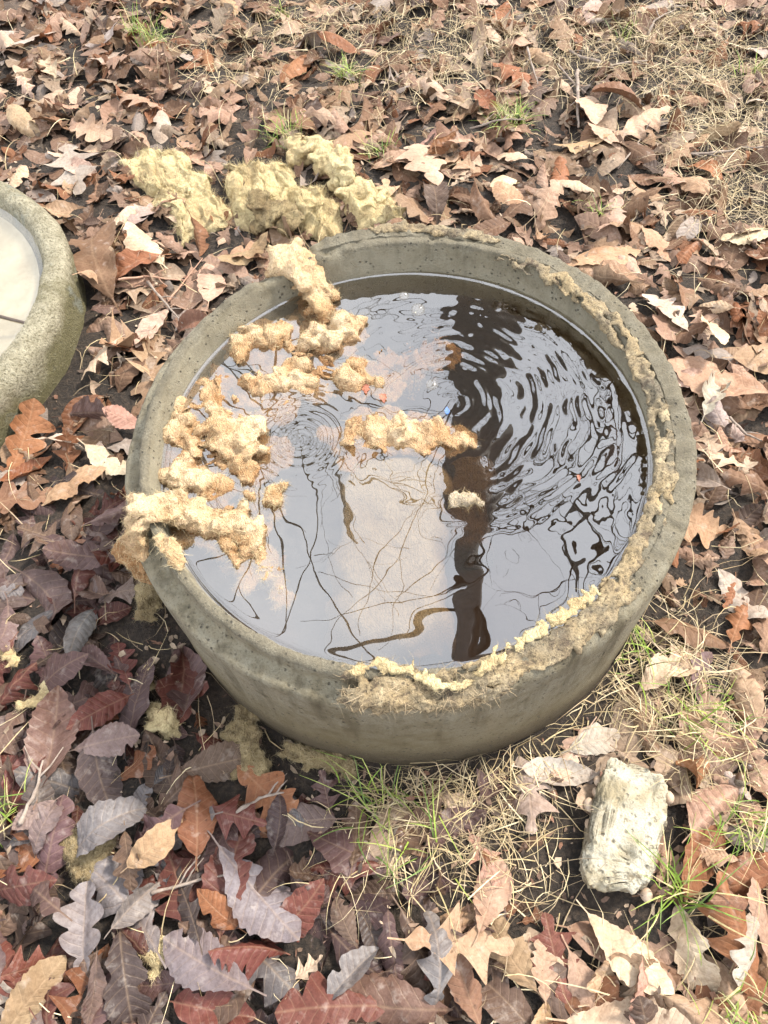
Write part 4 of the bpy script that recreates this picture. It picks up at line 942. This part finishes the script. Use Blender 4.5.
HEROES = [
    # underneath first, the topmost last
    (30, 860, 62, 800, 'toothed', 'curled', 'mauve grey', 'long brown creased leaf slanting up from the maroon leaf'),
    (40, 800, 62, 690, 'toothed', 'folded', 'dull brown', 'tall dull brown leaf under the forked wool string'),
    (130, 690, 72, 730, 'oval', 'flat', 'maroon', 'broad red-brown leaf with an orange blot near the wool tuft'),
    (20, 690, 92, 660, 'oval', 'flat', 'purple-brown', 'broad purple leaf crossed by the forked wool string'),
    (70, 750, 138, 738, 'toothed', 'flat', 'mauve grey', 'greyish mauve toothed leaf lying level below the wool string'),
    (200, 862, 192, 770, 'oval', 'curled', 'orange-brown', 'bright orange-brown curled leaf standing out below the bare soil'),
    (128, 872, 184, 822, 'oval', 'cupped', 'tan', 'tan rolled leaf beside the bright orange-brown one'),
    (110, 935, 158, 872, 'oval', 'folded', 'slate grey', 'dark grey folded leaf left of the large slate leaf'),
    (-20, 890, 62, 885, 'oval', 'flat', 'maroon', 'large smooth maroon leaf at the left edge'),
    (60, 800, 20, 830, 'toothed', 'flat', 'mauve grey', 'ragged mauve toothed leaf above the maroon leaf'),
    (12, 1000, 14, 925, 'oval', 'cupped', 'purple-brown', 'glossy dark purple leaf below the maroon leaf'),
    (-10, 1050, 62, 962, 'toothed', 'flat', 'tan', 'light tan toothed leaf in the lower left corner'),
    (94, 950, 92, 1022, 'toothed', 'flat', 'mauve grey', 'broad veined brown leaf at the bottom left'),
    (240, 930, 200, 890, 'oval', 'flat', 'orange-brown', 'dull orange leaf under the large slate leaf'),
    (255, 990, 166, 938, 'toothed', 'flat', 'slate grey', 'grey wide toothed leaf below the large slate leaf'),
    (214, 842, 290, 936, 'toothed', 'flat', 'slate grey', 'large slate-grey toothed leaf with strong pale veins'),
    (330, 820, 318, 768, 'pointed', 'flat', 'purple-brown', 'dark purple sharp-lobed leaf by the foot of the ring'),
    (352, 870, 352, 800, 'toothed', 'cupped', 'dull brown', 'upright dull brown toothed leaf below the purple lobed one'),
    (270, 850, 276, 790, 'oval', 'folded', 'blackish brown', 'narrow blackish folded leaf above the large slate leaf'),
    (325, 1000, 375, 945, 'oval', 'folded', 'slate grey', 'dark rolled leaf at the bottom beside the pale scrap'),
    (280, 985, 320, 958, 'pointed', 'flat', 'pale tan', 'small pale lobed leaf scrap near the bottom edge'),
    (478, 938, 502, 858, 'toothed', 'flat', 'pinkish tan', 'pinkish toothed leaf standing nearly upright below the dry grass'),
    (400, 940, 508, 946, 'pointed', 'flat', 'pinkish tan', 'pinkish sharp-lobed leaf lying level near the bottom'),
    (572, 1010, 548, 915, 'pointed', 'flat', 'maroon', 'tall maroon sharp-lobed leaf below the chunk'),
    (548, 1005, 545, 940, 'lobed', 'flat', 'pinkish tan', 'pink-tan lobed leaf overlapping the tall maroon one'),
    (585, 908, 668, 990, 'toothed', 'flat', 'pale tan', 'large pale tan toothed leaf pointing down below the chunk'),
    (560, 1022, 680, 1020, 'toothed', 'cupped', 'pale tan', 'long pale toothed leaf lying along the bottom edge'),
    (752, 905, 738, 985, 'lobed', 'cupped', 'greyish', 'crinkled grey-brown lobed leaf at the right edge'),
    (770, 960, 756, 880, 'toothed', 'flat', 'pinkish tan', 'pale leaf cut by the right edge below the grass'),
    (570, 745, 632, 732, 'oval', 'flat', 'greyish', 'mauve-grey leaf just above the chunk'),
    (520, 764, 598, 770, 'oval', 'cupped', 'greyish', 'weathered pale leaf against the top of the chunk'),
    (742, 860, 702, 848, 'lobed', 'flat', 'pinkish tan', 'small pinkish leaf right of the chunk'),
    (700, 700, 712, 650, 'lobed', 'flat', 'mauve grey', 'mauve lobed leaf in the grass right of the ring'),
    (765, 720, 738, 655, 'oval', 'cupped', 'pinkish tan', 'smooth pinkish leaf at the right edge above the grass'),
    (758, 800, 730, 770, 'lobed', 'cupped', 'greyish', 'grey-brown curled leaf cradling an acorn'),
    (775, 620, 722, 565, 'oval', 'curled', 'greyish', 'pale curled leaf at the right edge beside the ring'),
    (770, 400, 672, 362, 'toothed', 'flat', 'pinkish tan', 'broad pinkish toothed leaf right of the ring'),
    (690, 330, 652, 285, 'lobed', 'flat', 'greyish', 'pale grey lobed leaf outside the upper right rim'),
    (600, 230, 618, 192, 'toothed', 'cupped', 'pinkish tan', 'pinkish cupped leaf above the upper right rim'),
    (560, 258, 640, 240, 'toothed', 'flat', 'tan', 'broad tan leaf leaning on the upper right rim'),
    (440, 190, 418, 140, 'lobed', 'flat', 'pale tan', 'big pale lobed leaf above the far rim'),
    (520, 172, 492, 188, 'oval', 'cupped', 'pale tan', 'cream oval leaf above the far rim'),
    (165, 270, 130, 235, 'toothed', 'cupped', 'pale tan', 'pale squarish leaf between the basin and the ring'),
    (110, 300, 92, 220, 'toothed', 'curled', 'brown', 'large brown creased leaf beside the basin rim'),
    (60, 130, 75, 180, 'pointed', 'flat', 'greyish', 'silvery lobed leaf above the basin'),
    (120, 228, 150, 195, 'pointed', 'flat', 'greyish', 'silvery sharp-lobed leaf by the flat wool sheet'),
    (215, 262, 268, 235, 'oval', 'curled', 'tan', 'tan rolled leaf in front of the wool heap'),
    (300, 212, 268, 228, 'toothed', 'cupped', 'dull brown', 'crumpled grey-brown leaf at the foot of the wool heap'),
    (-6, 480, 44, 448, 'oval', 'cupped', 'orange-brown', 'orange-brown leaf tucked under the basin'),
    (80, 440, 124, 470, 'toothed', 'cupped', 'pale tan', 'pale curled leaf touching the left of the ring'),
]
rng = np.random.default_rng(99)
NH = len(HEROES); tries = 0; pend = []
KP = [.36, .22, .20, .22]; SP_ = [.26, .30, .32, .12]
def dart(limit, shrink, maxtry):
    global tries
    tries = 0
    while NLEAF < limit and tries < maxtry:
        tries += 1; px, py = rng.uniform(-15, 783), rng.uniform(-12, 1040); g = at(px, py, .035)
        if math.hypot(g[0], g[1]) < .42 or math.hypot(g[0]-LC[0], g[1]-LC[1]) < .46: continue
        dens = 1-.96*max(float(zsum(BARE, g[0], g[1])), .75*float(zsum(STRAW, g[0], g[1])))
        if rng.random() > dens or (120 < px < 385 and 138 < py < 225 and rng.random() < .93): continue
        L = float(np.clip(rng.normal(.110, .028), .055, .165)); lp = L/scale_at(px, py)
        if any((px-a)**2+(py-b)**2 < (shrink*(lp+c)*.5)**2 for a, b, c in PLACED): continue
        cn_, _, _ = pick_colour(rng, g[0], g[1])
        up = rng.random() < .14
        add_leaf(px, py, L, rng.uniform(0, TWO), rng.choice(KINDS_, p=KP), rng.choice(STATES_, p=SP_), cn_, rng, .5 if up else .15)
dart(300-NH, .50, 9000); dart(300-NH, .40, 6000)
print('random leaves', NLEAF)
for h in HEROES: hero(*h)
print('leaves', NLEAF)

# ------------------------------------------------------------------ twigs, acorns, green grass
def twig(pxs, rad, label, seed, mat='twig', fork=True, lift=.006):
    rng = np.random.default_rng(seed); P = []
    for (px, py) in pxs:
        g = at(px, py, .04); z = float(hget(g[0], g[1])[0]); g = at(px, py, z+lift); P.append(g)
    P = np.array(P); t = np.linspace(0, 1, len(P)); tt = np.linspace(0, 1, max(8, len(P)*4)); Q = np.stack([np.interp(tt, t, P[:, k]) for k in range(3)], 1)
    Q[:, 2] = np.convolve(np.pad(Q[:, 2], 2, 'edge'), np.ones(5)/5, 'valid')
    Q += np.cumsum(rng.normal(size=Q.shape)*rad*.25, 0)*np.array([1, 1, .3]); base = Q[0].copy(); Q -= base
    parts = [tube(Q, rad*(1-.55*tt)*(1+.12*rng.normal(size=len(tt))), 7)]
    if fork:
        for s in rng.choice(np.arange(2, len(Q)-2), 2, replace=False):
            d = Q[s+1]-Q[s]; d /= np.linalg.norm(d)+1e-9; sd_ = np.cross(d, [0, 0, 1])*rng.choice([-1, 1]); e = d*.6+sd_*.7+np.array([0, 0, .12]); L = rng.uniform(.02, .05)
            parts.append(tube([Q[s], Q[s]+e*L*.5, Q[s]+e*L+d*L*.2], [rad*.5, rad*.4, rad*.2], 5))
    v, f = join(parts); tag(obj('twig', mesh_of('twig', v, f), M[mat], None, base), label, 'twig', 'twigs on the ground')
TW = [([(148, 282), (166, 302), (182, 322)], .0032, 'short grey twig between the basin and the ring', 'twig'),
      ([(118, 278), (150, 276), (186, 280)], .0030, 'straight reddish stalk beside the pale squarish leaf', 'twig_red'),
      ([(168, 300), (184, 282), (202, 258)], .0022, 'thin brown stalk crossing the short grey twig', 'twig_red'),
      ([(592, 22), (622, 14), (650, 8), (688, 4)], .0065, 'thickest pale stick at the top edge', 'twig'),
      ([(648, 36), (654, 20), (676, 10)], .004, 'stick forking down from the thickest pale stick', 'twig'),
      ([(556, 42), (580, 58), (612, 63), (646, 61)], .0045, 'long crooked stick under the thickest pale stick', 'twig'),
      ([(578, 72), (580, 98), (580, 132)], .0052, 'upright grey stick in the straw above the far rim', 'twig'),
      ([(676, 154), (706, 153), (738, 151), (772, 145)], .0038, 'long level stick by the right edge', 'twig'),
      ([(466, 28), (482, 40), (488, 54)], .0048, 'short dark stick at the top edge', 'twig'),
      ([(528, 46), (534, 68), (538, 84)], .003, 'thin stick left of the upright grey one', 'twig'),
      ([(556, 62), (572, 82), (586, 92)], .0028, 'thin stick meeting the upright grey one', 'twig'),
      ([(152, 893), (180, 884), (222, 876)], .0030, 'dark twig lying across leaves by the large slate leaf', 'twig'),
      ([(20, 822), (36, 790), (44, 760)], .0034, 'dark stalk left of the tall dull brown leaf', 'twig'),
      ([(730, 418), (744, 432), (760, 440)], .0030, 'curved twig at the right edge beside the ring', 'twig'),
      ([(716, 30), (690, 22), (668, 34)], .0032, 'thin stick at the upper right corner', 'twig'),
      ([(236, 812), (262, 796), (284, 790)], .0030, 'twig on the wet ground under the dirty wool lump', 'twig'),
      ([(740, 760), (748, 720), (752, 690)], .0024, 'thin stalk standing in grass at the lower right edge', 'twig_red'),
      ([(618, 168), (640, 140), (650, 120)], .0026, 'slanting stick above the upper right rim', 'twig'),
      ([(470, 130), (500, 118), (524, 120)], .0028, 'low stick above the cream oval leaf', 'twig')]
p0, p1, p2 = at(-30, 312, .080), at(10, 319, .081), at(46, 326, .082)
v, f = tube([p0-p1, (p0-p1)*.5+np.array([0, .004, 0]), p1-p1, (p2-p1)*.5+np.array([.002, -.003, 0]), p2-p1], [.004, .0036, .0032, .003, .0015], 7)
tag(obj('twig', mesh_of('twig', v, f), mat_noise('wet_twig', (.05, .035, .025), (.11, .08, .06), 60, .5, .5), None, p1), 'dark wet twig lying in the basin water', 'twig', 'twigs on the ground')
for q, (a, r, lb, mt) in enumerate(TW): twig(a, r, lb, 300+q, mt)
def acorn(px, py, L, rz, label):
    g = at(px, py, .04); z = float(hget(g[0], g[1])[0]); t = empty('acorn', (g[0], g[1], z+L*.36)); tag(t, label, 'acorn', 'acorns on the ground')
    pr = [(0.0, -.5), (.26, -.46), (.38, -.25), (.40, 0), (.36, .22), (.22, .42), (.06, .50), (.0, .56)]
    V, Q = lathe([(r*L, z_*L) for r, z_ in pr], 20); me = fast_mesh('nut', V, Q)
    pc = [(.0, -.60), (.12, -.60), (.30, -.54), (.43, -.36), (.45, -.20), (.40, -.18)]
    V2, Q2 = lathe([(r*L, z_*L) for r, z_ in pc], 20); V2 += .012*L*fbm(V2*900, 2)[:, None]; m2 = fast_mesh('cap', V2, Q2)
    obj('nut', me, M['acorn'], t); obj('cap', m2, M['acorn_cap'], t); t.rotation_euler = (R(82), 0, rz)
acorn(399, 830, .017, 1.0, 'reddish acorn in the dry grass below the ring'); acorn(398, 846, .018, 2.2, 'blackish acorn just below the reddish one')
acorn(556, 790, .017, .4, 'brown acorn in straw left of the chunk'); acorn(745, 776, .018, 2.8, 'dark acorn on the curled leaf at the right edge'); acorn(756, 762, .016, 1.2, 'brown acorn beside the dark one at the right edge')
def tuft(px, py, n, L, label, seed, spread=.02, lean=(.5, 1.3), wid=.0011, mixc=.3):
    rng = np.random.default_rng(seed); g = at(px, py, .03); z = float(hget(g[0], g[1])[0])
    xs = g[0]+rng.normal(size=n)*spread; ys = g[1]+rng.normal(size=n)*spread; ci, cj = hcell(xs, ys); ok = ~SOLID[ci, cj] & (np.hypot(xs, ys) > .40); xs, ys = xs[ok], ys[ok]; n = len(xs)
    GP = np.array([(.17, .27, .03), (.25, .35, .05), (.34, .40, .09), (.12, .20, .03)]); c = GP[rng.integers(4, size=n)]*rng.uniform(.8, 1.2, (n, 1))
    dry = rng.random(n) < mixc; c[dry] = np.array((.52, .44, .22))*rng.uniform(.8, 1.1, (dry.sum(), 1))
    me = blades('tuft', xs, ys, hget(xs, ys)-.002, L*rng.uniform(.5, 1.2, n), rng.uniform(*lean, n), wid*rng.uniform(.6, 1.2, n), c, rng, 6, curl=.5, droop=1.2)
    V = coords_of(me); base = np.array([g[0], g[1], z]); V = V-base; me.vertices.foreach_set('co', V.astype(np.float32).ravel()); me.update()
    o = obj('grass_tuft', me, M['straw'], None, base); tag(o, label, 'grass', 'green grass tufts', 'stuff')
for q, a in enumerate([(378, 800, 34, .09, 'green grass tuft at the front foot of the ring', .022), (420, 830, 24, .08, 'yellow-green grass tuft below the front of the ring', .03), (640, 640, 40, .07, 'grass tuft against the lower right of the ring', .02), (700, 715, 60, .06, 'green grass patch right of the ring foot', .03),
        (680, 895, 36, .10, 'bright green grass blades below the chunk', .010), (755, 830, 50, .08, 'green tuft at the right edge by the chunk', .02), (512, 120, 110, .07, 'green tuft above the far rim', .02), (285, 130, 70, .06, 'green sprig behind the wool heap', .02),
        (345, 76, 60, .07, 'bright green sprig near the top edge', .012), (150, 36, 80, .09, 'green tuft at the upper left', .02), (380, 145, 34, .05, 'mossy green sprig right of the wool heap', .016), (750, 70, 30, .06, 'green sprig at the upper right edge', .02), (600, 205, 24, .05, 'small green sprig behind the upper right rim', .015),
        (740, 1010, 34, .06, 'green tuft in the lower right corner', .02), (280, 5, 26, .06, 'small green tuft cut by the top edge', .015), (625, 30, 20, .07, 'yellow-green blades by the thickest pale stick', .015), (10, 810, 22, .06, 'straw-green blades at the left edge', .012)]):
    tuft(a[0], a[1], a[2], a[3], a[4], 700+q, a[5])
print('tris', sum(len(o.data.polygons)*2 for o in bpy.data.objects if o.type == 'MESH'), 'objects', len(bpy.data.objects))
